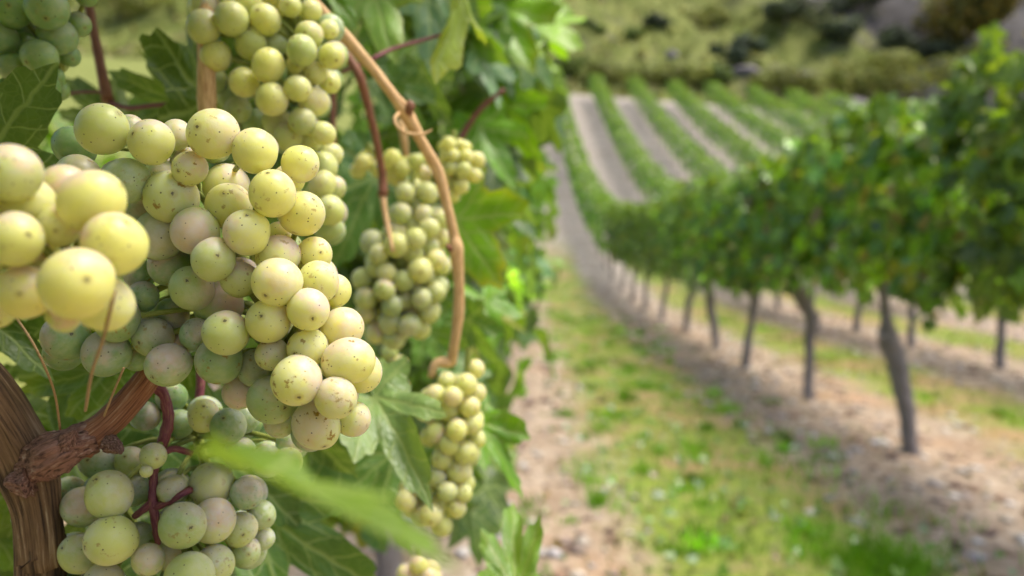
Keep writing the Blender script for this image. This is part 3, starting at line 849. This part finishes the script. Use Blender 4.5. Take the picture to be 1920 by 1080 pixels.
# small leaf mass of the near vine: behind the bunches; unseen overhead leaves added for shade
g = np.random.default_rng(21)
n = 300
Pos = np.stack([g.uniform(-.45, -.02, n), g.uniform(.0, .9, n), g.uniform(1.36, 1.85, n)], -1)
Pos[:, 2] = np.maximum(Pos[:, 2], 1.20 + .33 * Pos[:, 1])
Nn = unit(np.stack([g.normal(.4, .5, n), g.normal(-.2, .5, n), g.normal(.6, .4, n)], -1))
Tp = np.stack([g.normal(.3, .5, n), g.normal(0, .6, n), g.normal(-.9, .3, n)], -1)
A1 = scatter_leaves(Pos, Nn, Tp, .062 * g.uniform(.7, 1.2, n), g, 40, 3, None, .05, yellow=.03)
n = 170
Yd = g.uniform(.80, 1.1, n)
Pos = np.stack([g.uniform(-.34, -.02, n) - np.clip((.95 - g.uniform(.72, 1.5, n)), 0, 1) * .1, Yd, g.uniform(.74, 1.55, n)], -1)
Nn = unit(np.stack([g.normal(.5, .5, n), g.normal(-.6, .4, n), g.normal(.5, .4, n)], -1))
Tp = np.stack([g.normal(.2, .5, n), g.normal(0, .6, n), g.normal(-.9, .3, n)], -1)
A2 = scatter_leaves(Pos, Nn, Tp, .055 * g.uniform(.7, 1.2, n), g, 40, 3, None, .05, yellow=.04)
n = 900
Yd = g.uniform(-1.3, .12, n)
Pos = np.stack([g.uniform(-.62, np.where(Yd > -.12, -.24, -.04)), Yd, g.uniform(.7, 1.75, n)], -1)  # unseen leaves added behind and left of the camera to block light
Nn = unit(np.stack([g.normal(.5, .5, n), g.normal(-.2, .5, n), g.normal(.5, .4, n)], -1))
Tp = np.stack([g.normal(.2, .5, n), g.normal(0, .6, n), g.normal(-.9, .3, n)], -1)
A3 = scatter_leaves(Pos, Nn, Tp, .062 * g.uniform(.7, 1.2, n), g, 40, 3, None, .05, yellow=.03)
n = 60
Yd = g.uniform(.10, .46, n)
Pos = np.stack([g.uniform(-.36, -.09, n), Yd, 1.09 + .304 * Yd + g.uniform(.045, .13, n)], -1)  # unseen leaves added just above the view to shade the corner bunch
Nn = unit(np.stack([g.normal(.3, .3, n), g.normal(-.3, .3, n), np.ones(n)], -1))
Tp = np.stack([g.normal(.3, .5, n), g.normal(0, .7, n), g.normal(-.2, .2, n)], -1)
A4 = scatter_leaves(Pos, Nn, Tp, .046 * g.uniform(.8, 1.2, n), g, 40, 3, None, .05, yellow=.03)
A3 = tuple(np.vstack([a, b + (len(A3[0]) if k in (1, 2) else 0)]) for k, (a, b) in enumerate(zip(A3, A4)))
A1 = tuple(np.vstack([a, b + (len(A1[0]) if k in (1, 2) else 0)]) for k, (a, b) in enumerate(zip(A1, A3)))
o1 = len(A1[0])
foliage_obj('foliage', (np.vstack([A1[0], A2[0]]), np.vstack([A1[1], A2[1] + o1]), np.vstack([A1[2], A2[2] + o1]), np.vstack([A1[3], A2[3]]), np.vstack([A1[4], A2[4]])), M_LEAF, vine)

# ------------------------------------------------------------------ further vines
VG = 'grapevines along the rows'


def row_trunk(parent, pts, rad, seed):
    return tubes('trunk', [(pts, rad)], M_GREYBARK, parent, step=.02, K=14, rough=.09, flute=.07, seed=seed)


def plain_trunk(x, y, g, r=.036):
    z = float(terrain(x, y))
    a, b = g.normal(0, .035, 2), g.normal(0, .05, 2)
    return ([(x, y, z - .05), (x + a[0] * .4, y + b[0] * .4, z + .25), (x + a[0], y + b[0], z + .55), (x + a[0] + a[1], y + b[0] + b[1], z + .85), (x + a[0] + a[1], y + b[0] + b[1], z + 1.3)],
            [r * 1.15, r * .95, r, r * 1.15, r * .45])


def side_arms(p, y, g):
    """two short arms tied along the wire"""
    q = Vector(p)
    return [([q, q + Vector((.02, .22, .1)), q + Vector((0, .5, .12))], [.022, .014, .009]), ([q, q + Vector((-.02, -.22, .1)), q + Vector((0, -.5, .12))], [.022, .014, .009])]


ord_ = ['second', 'third', 'fourth', 'fifth', 'sixth', 'seventh', 'eighth', 'ninth', 'tenth', 'eleventh', 'twelfth']
# the row the viewer stands in, beyond the first vine
def face(y, z):
    return np.clip(-.045 + .04 * (y - .9), -.05, .05) + .03 * np.clip((z - 1.3) / .4, 0, 1) - .03 * np.clip((.95 - z) / .3, 0, 1)


yl = [1.62, 3.05, 4.5, 5.95, 7.4, 8.85, 10.3, 11.75]
for i, y in enumerate(yl):
    g = np.random.default_rng(300 + i)
    v = thing('grapevine', ord_[i] + ' vine along the row with the hanging grapes, a wall of green leaves', 'vine', (-.13, y, 0.), VG)
    pts, rad = plain_trunk(-.27 if i == 0 else -.13, y, g, .03)
    row_trunk(v, pts, rad, i)
    nl = 720 if i == 0 else 560
    foliage_obj('foliage', hedge_leaves(nl, -.36, face, y - .74, y + .74, .68, 1.86, .074, g, 30 if i < 2 else 14, .06, 2.1, .14, fuzz=.14, rings=2 if i < 2 else 1), M_LEAF if i < 2 else M_LEAFFAR, v)

# the row across the path: trunks as the photo shows them
r1 = [([(1712, 872), (1703, 800), (1690, 720), (1668, 640), (1660, 590), (1655, 520)], [.043, .036, .040, .052, .026, .02], 4.19, 'vine across the path with thick leaning grey trunk and knobbly head'),
      ([(1515, 756), (1517, 690), (1518, 640), (1522, 600), (1500, 552), (1480, 500)], [.036, .033, .036, .044, .044, .02], 5.75, 'vine across the path whose trunk bends sharply left at the top'),
      ([(1398, 696), (1402, 650), (1410, 600), (1416, 560), (1418, 500)], [.036, .034, .033, .034, .02], 7.14, 'third vine across the path, thin straight trunk leaning right'),
      ([(1342, 660), (1340, 620), (1334, 590), (1330, 555), (1328, 500)], [.044, .040, .042, .044, .02], 8.65, 'fourth vine across the path with dark curved trunk'),
      ([(1286, 632), (1288, 600), (1292, 570), (1300, 530)], [.042, .040, .042, .02], 10.1, 'fifth vine across the path, slim trunk over pale soil')]
ys = [2.75]
v = thing('grapevine', 'vine leaves cut by the right edge, nearest across the path', 'vine', (2.06, 2.75, 0.), VG)
g = np.random.default_rng(400)
pts, rad = plain_trunk(2.06, 2.75, g, .04); row_trunk(v, pts, rad, 40)
foliage_obj('foliage', hedge_leaves(900, 1.78, 2.32, 2.0, 3.5, .88, 1.76, .09, g, 30, .06, 1., .2, rings=2), M_LEAF, v)
for i, (pp, rad, d, lab) in enumerate(r1):
    g = np.random.default_rng(410 + i)
    pts = [P(a, b, d) for a, b in pp]
    base = pts[0]
    pts[0].z = float(terrain(base.x, base.y)) - .05
    v = thing('grapevine', lab, 'vine', (base.x, base.y, 0.), VG)
    row_trunk(v, pts, [q * 1.08 for q in rad], 50 + i)
    if i == 0:
        tubes('knob', [([P(1668, 640, 4.19), P(1656, 634, 4.17), P(1648, 630, 4.16)], [.03, .026, .012])], M_GREYBARK, v, step=.006, K=12, rough=.1, seed=3)
    foliage_obj('foliage', hedge_leaves(860 if i < 3 else 700, 1.79, 2.32, base.y - .76, base.y + .76, (.80, .75, .70, .67, .65)[i], 1.76 - .02 * i, .085, g, 16 if i < 3 else 12, .09, 2.1, .12, fuzz=.12), M_LEAFFAR, v)
for i, y in enumerate([11.6, 13.1, 14.6, 16.1]):
    g = np.random.default_rng(430 + i)
    zt = float(terrain(2.06, y))
    v = thing('grapevine', ord_[i + 4] + ' vine across the path, slim trunk in the run towards the slope', 'vine', (2.06, y, zt), VG)
    pts, rad = plain_trunk(2.06, y, g); row_trunk(v, pts, rad, 60 + i)
    foliage_obj('foliage', hedge_leaves(700, 1.80, 2.32, y - .76, y + .76, .64, 1.64, .08, g, 12, .06, 1.05, .2), M_LEAFFAR, v)
# trunks glimpsed under the leaves, one row further
r2 = [(7.14, 1885, 'vine trunk seen beyond the nearest row, near the right edge'), (8.75, 1735, 'bent dark vine trunk seen beyond the leaning trunk'), (10.2, 1624, 'faint vine trunk under the leaves, beyond the first two trunks')]
for i, (y, px, lab) in enumerate([(5.6, None, 'vine leaves of the second row, behind the nearest leaves at the right edge')] + r2 + [(11.8, None, 'vine of the second row hidden behind dense leaves of the first'), (13.3, None, 'second row vine where the flat path ends')]):
    g = np.random.default_rng(450 + i)
    v = thing('grapevine', lab, 'vine', (4.3, y, 0.), VG)
    pts, rad = plain_trunk(4.30, y, g, .04); row_trunk(v, pts, rad, 70 + i)
    foliage_obj('foliage', hedge_leaves(600, 4.04, 4.56, y - .76, y + .76, .74, 1.70, .085, g, 12, .06, 1., .2), M_LEAFFAR, v)

# hillside rows, each one long hedge
RG = 'vine rows climbing the slope'
rl = ['row on the slope partly hidden by the vine with the hanging grapes', 'vine row climbing straight up beside the path, leftmost green line on the slope', 'second green line of vines on the slope', 'third green line of vines on the slope',
      'fourth green line of vines on the slope', 'fifth green line of vines on the slope', 'sixth green line of vines, high on the slope', 'seventh green line of vines, mostly behind leaves', 'last vine row on the far right of the slope', 'blurred vine row seen through the gap left of the cane at the top left']
starts = [12.5, 16.9, 14.1, 12., 14., 18., 22., 25., 28., 2.2]
trunk_proto = None
for i, x in enumerate(ROWS):
    g = np.random.default_rng(500 + i)
    zt = 1.62 if i == 1 else 1.58
    y0, y1 = starts[i], 47.0 - .12 * i + g.uniform(-.3, .3)
    v = thing('vine_row', rl[i], 'vine row', (x, y0, float(terrain(x, y0))), RG)
    nl = int((y1 - y0) * 250)
    foliage_obj('foliage', hedge_leaves(nl, x - .33, x + .33, y0, y1, .60, zt, .09, g, 8, .05, 2.6, .15), M_LEAFFAR, v)
    for y in np.arange(y0 + .75, y1, 1.5):
        if trunk_proto is None:
            V, Q, T, W = tube_data([(0, 0, -.1), (.02, .01, .3), (-.02, .03, .7), (0, 0, 1.2)], [.038, .032, .036, .02], .12, 8, .06, 1)
            t = mesh_obj('trunk', V, [Q, T], M_GREYBARK, None, True, {'woodco': ('FLOAT_VECTOR', W)})
            trunk_proto = t
        else:
            t = trunk_proto.copy(); COL.objects.link(t)
        t.parent = v
        t.location = Vector((x, y, float(terrain(x, y)))) - v.location
        t.rotation_euler = (0, 0, float(g.uniform(0, 6.28)))

# ------------------------------------------------------------------ ground
gx = np.concatenate([np.linspace(-170, -32, 36), np.linspace(-30, -4, 66)[:-1], np.linspace(-4, 10, 200)[:-1], np.linspace(10, 40, 90)[:-1], np.linspace(42, 170, 34)])
gy = np.concatenate([np.linspace(-40, -2, 24)[:-1], np.linspace(-2, 14, 230)[:-1], np.linspace(14, 75, 240)[:-1], np.linspace(75, 260, 60)])
XX, YY = np.meshgrid(gx, gy)
ZZ = terrain(XX, YY)
nx, ny = len(gx), len(gy)
ii, jj = np.meshgrid(np.arange(nx - 1), np.arange(ny - 1))
a = (jj * nx + ii).ravel()
gr = mesh_obj('ground', np.stack([XX.ravel(), YY.ravel(), ZZ.ravel()], -1), np.stack([a, a + 1, a + nx + 1, a + nx], -1), ground_material())
gr['kind'] = 'structure'

# grass, weeds
g = np.random.default_rng(77)


def strip(x):
    u = np.abs(((x + .13 - 1.03 + 1.1) % 2.2) - 1.1)
    return u


def clump(x, y):
    return .5 + .5 * np.sin(x * 5.1 + 1.7 * np.sin(y * 2.3)) * np.sin(y * 3.7 + 1.3 * np.sin(x * 3.1))


def blades(x, y, h, w, tint, lean):
    n = len(x); z = terrain(x, y)
    a = g.uniform(0, 6.28, n); b = g.uniform(0, 6.28, n)
    dx, dy = np.cos(a) * w, np.sin(a) * w
    lx, ly = np.cos(b) * lean * h, np.sin(b) * lean * h
    V = np.stack([np.stack([x - dx, y - dy, z - .01], -1), np.stack([x + dx, y + dy, z - .01], -1),
                  np.stack([x + dx * .7 + lx * .4, y + dy * .7 + ly * .4, z + h * .6], -1), np.stack([x - dx * .7 + lx * .4, y - dy * .7 + ly * .4, z + h * .6], -1),
                  np.stack([x + lx, y + ly, z + h], -1)], 1)
    k = (np.arange(n) * 5)[:, None]
    return V.reshape(-1, 3), np.concatenate([k + [0, 1, 2, 3]], 0), k + [3, 2, 4], np.repeat(tint, 5, 0)


N = 70000
yy = 1.6 + 21 * g.random(N) ** 1.6
xx = g.uniform(-.3, 9, N)
u = strip(xx) + .35 * (clump(xx * .7, yy * .5) - .5)
keep = (g.random(N) < np.clip(1.15 - u / .54, 0.02, 1) * (.35 + .65 * clump(xx, yy)))
xx, yy = xx[keep], yy[keep]
pal = np.array([[.11, .20, .012], [.17, .29, .014], [.21, .28, .03], [.32, .27, .08], [.38, .28, .14], [.09, .19, .014]])
dry = clump(xx * .37 + 2.1, yy * .31 + .7) + .35 * (clump(xx * 1.9, yy * 1.7) - .5)
ci = g.choice(6, len(xx), p=[.24, .29, .2, .08, .05, .14])
ci = np.where(g.random(len(xx)) < np.clip((dry - .45) * 1.6, 0, .8), g.choice([3, 4], len(xx)), ci)
tt = pal[ci] * g.uniform(.8, 1.2, (len(xx), 1))
hh = g.uniform(.02, .07, len(xx)) * (.6 + clump(xx * 1.3 + 4, yy * 1.1))
# a few tall bright tufts
tx, ty, th_, tw = [], [], [], []
for (px, py, cnt, rad, hgt) in ((1660, 1075, 420, .09, .13), (1330, 1010, 60, .06, .07), (1095, 700, 90, .07, .07), (1065, 605, 90, .09, .07), (1320, 1030, 60, .05, .08), (1110, 730, 60, .06, .06), (1500, 900, 90, .12, .05), (1030, 560, 80, .14, .07)):
    c = ground_at(px, py)
    tx.append(c.x + g.normal(0, rad, cnt)); ty.append(c.y + g.normal(0, rad, cnt)); th_.append(g.uniform(.4, 1, cnt) * hgt)
for _ in range(190):
    cy = 1.9 + 11 * g.random() ** 1.4; cx = 1.03 - .13 + g.normal(0, .42) + (2.2 if g.random() < .2 else 0)
    cnt = int(g.integers(20, 70)); rad = g.uniform(.02, .07)
    tx.append(cx + g.normal(0, rad, cnt)); ty.append(cy + g.normal(0, rad, cnt)); th_.append(g.uniform(.4, 1, cnt) * g.uniform(.03, .10))
tuft = np.repeat(np.exp(g.normal(0, .35, len(tx))), [len(a) for a in tx])[:, None]
tx, ty, th_ = map(np.concatenate, (tx, ty, th_))
tt2 = np.array([[.15, .33, .012]]) * g.uniform(.8, 1.3, (len(tx), 1)) * tuft
V, Q, T, C = blades(np.concatenate([xx, tx]), np.concatenate([yy, ty]), np.concatenate([hh, th_]), np.concatenate([g.uniform(.0015, .004, len(xx)), g.uniform(.003, .005, len(tx))]), np.vstack([tt, tt2]), .55)
o = mesh_obj('grass', V, [Q, T], M_GRASS, None, False, {'tint': ('FLOAT_COLOR', C)})
o['kind'] = 'stuff'; o['label'] = 'short patchy grass strip growing between the vine rows'; o['category'] = 'grass'

# broad weed leaves lying in the grass
n = 2600
y = 1.7 + 14 * g.random(n) ** 1.7; x = g.uniform(0.0, 2.0, n)
u = strip(x); k = g.random(n) < np.clip(1.2 - u / .7, .03, 1) * (.25 + .75 * clump(x * 1.4, y * 1.2))
x, y = x[k], y[k]; n = len(x)
Pos = np.stack([x, y, terrain(x, y) + g.uniform(.01, .05, n)], -1)
Nn = unit(np.stack([g.normal(0, .4, n), g.normal(-.3, .4, n), np.ones(n)], -1)); Tp = g.normal(size=(n, 3)); Tp[:, 2] *= .2
wp = np.array([[.16, .34, .03], [.24, .42, .10], [.10, .26, .01], [.22, .36, .20]])
W_ = scatter_leaves(Pos, Nn, Tp, g.uniform(.012, .045, n), g, 10, 1, wp[g.integers(0, 4, n)] * g.uniform(.8, 1.2, (n, 1)), 0.)
o = foliage_obj('weeds', W_, M_LEAFFAR, None)
o['kind'] = 'stuff'; o['label'] = 'low broad-leaved weeds scattered through the grass strip'; o['category'] = 'weeds'

# slate chips and dry leaves on the bare soil
n = 30000
y = 1.5 + 20 * g.random(n) ** 1.6; x = g.uniform(-.6, 9, n)
u = strip(x); k = g.random(n) < np.clip((u - .18) / .5, .05, 1)
x, y = x[k], y[k]; n = len(x)
oc = np.array([[1, 0, 0], [-1, 0, 0], [0, 1, 0], [0, -1, 0], [0, 0, 1], [0, 0, -1]], float)
of = np.array([[0, 2, 4], [2, 1, 4], [1, 3, 4], [3, 0, 4], [2, 0, 5], [1, 2, 5], [3, 1, 5], [0, 3, 5]])
S = (g.random(n) ** 4 * .05 + .006)[:, None, None] * g.uniform(.5, 1.3, (n, 6, 3)) * np.array([1, 1, .45])
ang = g.uniform(0, 6.28, n); ca, sa = np.cos(ang), np.sin(ang)
L = oc[None] * S
LX = L[:, :, 0] * ca[:, None] - L[:, :, 1] * sa[:, None]; LY = L[:, :, 0] * sa[:, None] + L[:, :, 1] * ca[:, None]
V = np.stack([x[:, None] + LX, y[:, None] + LY, (terrain(x, y) + .003)[:, None] + L[:, :, 2]], -1).reshape(-1, 3)
F = (of[None] + (np.arange(n) * 6)[:, None, None]).reshape(-1, 3)
sp = np.array([[.50, .43, .35], [.62, .57, .51], [.36, .27, .22], [.28, .18, .12], [.46, .42, .41], [.16, .10, .08]])
C = np.repeat(sp[g.integers(0, 6, n)] * g.uniform(.8, 1.2, (n, 1)), 6, 0)
o = mesh_obj('gravel', V, F, M_STONE, None, False, {'tint': ('FLOAT_COLOR', C)})
o['kind'] = 'stuff'; o['label'] = 'pale slate chips strewn over bare soil under the vines'; o['category'] = 'stones'
n = 1500
y = 1.6 + 13 * g.random(n) ** 1.6; x = g.uniform(-.5, 6, n)
Pos = np.stack([x, y, terrain(x, y) + .012], -1)
Nn = unit(np.stack([g.normal(0, .35, n), g.normal(0, .35, n), np.ones(n)], -1)); Tp = g.normal(size=(n, 3)); Tp[:, 2] *= .2
dp = np.array([[.34, .20, .09], [.42, .28, .14], [.28, .13, .06], [.46, .36, .2]])
D_ = scatter_leaves(Pos, Nn, Tp, g.uniform(.018, .045, n), g, 12, 1, dp[g.integers(0, 4, n)] * g.uniform(.8, 1.2, (n, 1)), 0., cup=(.2, .6))
o = foliage_obj('fallen_leaves', D_, M_LEAFFAR, None)
o['kind'] = 'stuff'; o['label'] = 'dry brown vine leaves fallen on the soil'; o['category'] = 'fallen leaves'


# ------------------------------------------------------------------ hillside bushes
def bush_data(c, rx, ry, h, n, size, tints, g, lumps=7):
    cs = np.stack([g.normal(0, .45, lumps) * rx, g.normal(0, .45, lumps) * ry, g.uniform(.25, .75, lumps) * h], -1)
    rr = g.uniform(.35, .6, lumps)
    w = g.integers(0, lumps, n); q = unit(g.normal(size=(n, 3)))
    rad = (1 - np.abs(g.normal(0, .25, n)))[:, None]
    p = cs[w] + q * rad * rr[w][:, None] * np.array([rx, ry, h * .55])
    p[:, 2] = np.abs(p[:, 2])
    Pos = p + np.array(c)
    Nn = unit(q + g.normal(0, .5, (n, 3)) + [0, 0, .4])
    Tp = g.normal(size=(n, 3))
    T = np.array(tints)[g.integers(0, len(tints), n)] * g.uniform(.7, 1.3, (n, 1)) * (g.uniform(.8, 1.2, lumps)[w])[:, None]
    return scatter_leaves(Pos, Nn, Tp, size * g.uniform(.6, 1.3, n), g, 6, 1, T, 0.)


def bush(name, label, cat, px, py, wpx, hpx, tints, group, seed, n=420, size=.17, trunk=True):
    g = np.random.default_rng(seed)
    c = ground_at(px, py); d = (c - CAM).length
    rx = wpx / 2 * d / FPX; h = hpx * d / FPX
    t = thing(name, label, cat, (c.x, c.y, c.z - .1), group)
    n = int(n * 2.6); size *= 1.15
    foliage_obj('crown' if name.endswith('tree') else 'foliage', bush_data((c.x, c.y, c.z + (h * .22 if name.endswith('tree') else -.15)), rx, rx * .8, h, n, size, tints, g), M_SCRUB, t)
    specs = [([c + Vector((0, 0, -.3)), c + Vector((.1 * rx, 0, h * .3)), c + Vector((g.normal(0, .1) * rx, 0, h * .75))], [.05 + .018 * h, .03 + .012 * h, .02])]
    for k in range(3):
        a = c + Vector((.06 * rx, 0, h * (.2 + .1 * k)))
        specs.append(([a, a + Vector((g.normal(0, .3) * rx, g.normal(0, .3) * rx, h * .22)), a + Vector((g.normal(0, .5) * rx, g.normal(0, .5) * rx, h * .42))], [.03 + .006 * h, .025, .012]))
    tubes('trunk' if name.endswith('tree') else 'stem', specs, M_GREYBARK, t, step=.25, K=7, rough=.05, seed=seed)
    return t


OLIVE = [(.19, .22, .05), (.25, .27, .07), (.15, .19, .045), (.28, .27, .09)]
DARK = [(.07, .095, .05), (.09, .12, .06), (.11, .14, .075), (.065, .075, .055)]
MIDG = [(.14, .20, .045), (.19, .26, .06), (.11, .16, .045)]
YEL = [(.20, .17, .025), (.14, .14, .025), (.26, .19, .03), (.09, .10, .02)]
BG = 'bushes on the scrubby hillside'
BUSHES = [
    ('tree', 'olive yellow tree at the top right on the dark slope', 'tree', 1805, 112, 210, 150, YEL, 1500, .24),
    ('shrub', 'dark bush high on the hillside left of the dark slate', 'bush', 1236, 52, 46, 34, DARK, 300, .16),
    ('shrub', 'bright green bush left of the dark bush on the hillside', 'bush', 1112, 60, 50, 30, MIDG, 300, .16),
    ('shrub', 'small round green bush just above the second vine row', 'bush', 1185, 76, 48, 30, MIDG, 300, .16),
    ('shrub', 'dark green shrub at the top edge on the grey slate', 'bush', 1470, 48, 90, 56, DARK, 520, .18),
    ('shrub', 'dark shrub halfway down the grey slate', 'bush', 1572, 82, 90, 50, DARK, 520, .18),
    ('shrub', 'low dark shrub at the foot of the slate slope', 'bush', 1668, 98, 80, 46, DARK, 460, .18),
    ('shrub', 'blue-green shrub beside the pale rock patch', 'bush', 1392, 120, 80, 56, [(.06, .09, .05), (.09, .12, .07), (.045, .065, .04)], 460, .16),
    ('shrub', 'olive hedge bush behind the end of the fifth vine line', 'bush', 1485, 172, 110, 46, OLIVE, 520, .15),
    ('shrub', 'long pale olive hedge below the slate, right of centre', 'bush', 1665, 178, 200, 70, OLIVE, 1000, .16),
    ('shrub', 'yellow-green bushes at the head of the second vine line', 'bush', 1150, 152, 130, 44, OLIVE, 560, .15),
    ('shrub', 'yellow-green bush at the head of the first vine line', 'bush', 1060, 146, 100, 44, MIDG, 460, .15),
    ('shrub', 'broad olive bush at the head of the third vine line', 'bush', 1255, 156, 120, 46, OLIVE, 520, .15),
    ('shrub', 'green bush at the head of the fourth vine line', 'bush', 1345, 164, 100, 44, MIDG, 460, .15),
    ('shrub', 'blackish shrub under the olive yellow tree', 'bush', 1730, 112, 90, 40, DARK, 460, .18),
    ('shrub', 'dark shrub below the tree, above the nearest leaves', 'bush', 1830, 140, 120, 50, OLIVE, 460, .16),
    ('shrub', 'grey-green shrub on the upper slope at centre', 'bush', 1330, 50, 80, 34, OLIVE, 360, .16),
    ('shrub', 'dark thicket cut by the top edge above the slate', 'bush', 1620, 22, 110, 50, DARK, 460, .18),
    ('shrub', 'olive bush seen through the gap between cane and dark leaf', 'bush', 215, 40, 130, 60, OLIVE, 460, .17),
]
for k, (nm, lab, cat, px, py, w, h, tn, n, sz) in enumerate(BUSHES):
    bush(nm, lab, cat, px, py, w, h, tn, BG if nm == 'shrub' else None, 700 + k, n, sz)
# rough growth that reads as one mass
g = np.random.default_rng(900)
n = 15000
y = 50.9 + 32 * g.random(n) ** 1.25; x = g.uniform(-45, 60, n)
dens = .5 + .5 * np.sin(x * .5 + 2 * np.sin(y * .33)) * np.sin(y * .6 + 1.5 * np.sin(x * .27))
right = np.clip((x - 14) / 14, 0, 1) * np.clip((y - 53) / 4, 0, 1)
k = g.random(n) < (.2 + .8 * dens) * (1 - .72 * right)
x, y, dens, right = x[k], y[k], dens[k], right[k]; n = len(x)
Pos = np.stack([x, y, terrain(x, y) + g.uniform(0, .5, n)], -1)
Nn = unit(g.normal(0, .6, (n, 3)) + [0, -.2, .7]); Tp = g.normal(size=(n, 3))
pal = np.array([[.16, .18, .045], [.22, .22, .07], [.12, .15, .035], [.26, .22, .10], [.09, .12, .04], [.2, .17, .09]])
T = pal[g.integers(0, 6, n)] * g.uniform(.7, 1.35, (n, 1)) * (1 - .35 * right[:, None])
SC = scatter_leaves(Pos, Nn, Tp, g.uniform(.14, .4, n), g, 6, 1, T, 0.)
o = foliage_obj('scrub', SC, M_SCRUB, None)
o['kind'] = 'stuff'; o['label'] = 'rough grass and low scrub covering the hillside above the vineyard'; o['category'] = 'scrub'
# slate outcrops
for k, (px, py, w, lab) in enumerate(((1260, 108, 26, 'pale upright rock on the green hillside'), (1400, 138, 60, 'pale lavender rock patch beside the blue-green shrub'), (1585, 205, 90, 'low grey slate bank at the end of the upper vine lines'))):
    g = np.random.default_rng(950 + k)
    c = ground_at(px, py); d = (c - CAM).length; r = w / 2 * d / FPX
    nu, nv = 24, 14
    a, b = np.meshgrid(np.linspace(0, np.pi, nv), np.arange(nu) / nu * 2 * np.pi, indexing='ij')
    D = np.stack([np.sin(a) * np.cos(b), np.sin(a) * np.sin(b), np.cos(a)], -1).reshape(-1, 3)
    q = np.ones(len(D))
    for _ in range(9):
        ax = unit(g.normal(size=3)); q = np.minimum(q, g.uniform(.62, .95) / np.maximum(D @ ax, .01))
    V = D * q[:, None] * np.array([r, r * .7, r * (1.2 if k == 0 else .45)]) + np.array(c)
    i, j = np.meshgrid(np.arange(nv - 1), np.arange(nu), indexing='ij')
    F = np.stack([i * nu + j, (i + 1) * nu + j, (i + 1) * nu + (j + 1) % nu, i * nu + (j + 1) % nu], -1).reshape(-1, 4)
    o = mesh_obj('rock', V, F, M_STONE, None, False, {'tint': ('FLOAT_COLOR', np.tile([.19, .17, .175], (len(V), 1)))}, loc=(c.x, c.y, c.z))
    o['label'] = lab; o['category'] = 'rock'

# ------------------------------------------------------------------ light
to_sun = Vector((.38, .0, .92)).normalized()
w = bpy.data.worlds.new('World'); scene.world = w; w.use_nodes = True
nt = w.node_tree; nt.nodes.clear()
sky = nt.nodes.new('ShaderNodeTexSky'); sky.sky_type = 'NISHITA'; sky.sun_disc = False
sky.sun_elevation = math.asin(to_sun.z); sky.sun_rotation = math.atan2(to_sun.x, to_sun.y)
sky.air_density = .8; sky.dust_density = 4.0; sky.ozone_density = 1.0
bg = nt.nodes.new('ShaderNodeBackground'); bg.inputs[1].default_value = .10
ow = nt.nodes.new('ShaderNodeOutputWorld')
nt.links.new(sky.outputs[0], bg.inputs[0]); nt.links.new(bg.outputs[0], ow.inputs[0])
sd = bpy.data.lights.new('sun', 'SUN'); sd.energy = 1.5; sd.angle = R(28); sd.color = (1., .94, .84)
so = bpy.data.objects.new('sun', sd); so.rotation_euler = to_sun.to_track_quat('Z', 'Y').to_euler(); so.location = (3, -3, 8); COL.objects.link(so)

# ------------------------------------------------------------------ camera
cd = bpy.data.cameras.new('camera'); cd.lens = 28; cd.sensor_width = 36; cd.clip_start = .01; cd.clip_end = 1000
cd.dof.use_dof = True; cd.dof.focus_distance = .248; cd.dof.aperture_fstop = 8.0; cd.dof.aperture_blades = 9
co = bpy.data.objects.new('camera', cd); COL.objects.link(co)
co.location = CAM; co.rotation_euler = CROT.to_euler()
scene.camera = co
vs = scene.view_settings
scene.display_settings.display_device = 'sRGB'
vs.view_transform = 'Standard'; vs.look = 'None'; vs.exposure = 1.42; vs.gamma = 1
scene.cycles.use_denoising = True
scene.cycles.max_bounces = 8
scene.cycles.transparent_max_bounces = 8
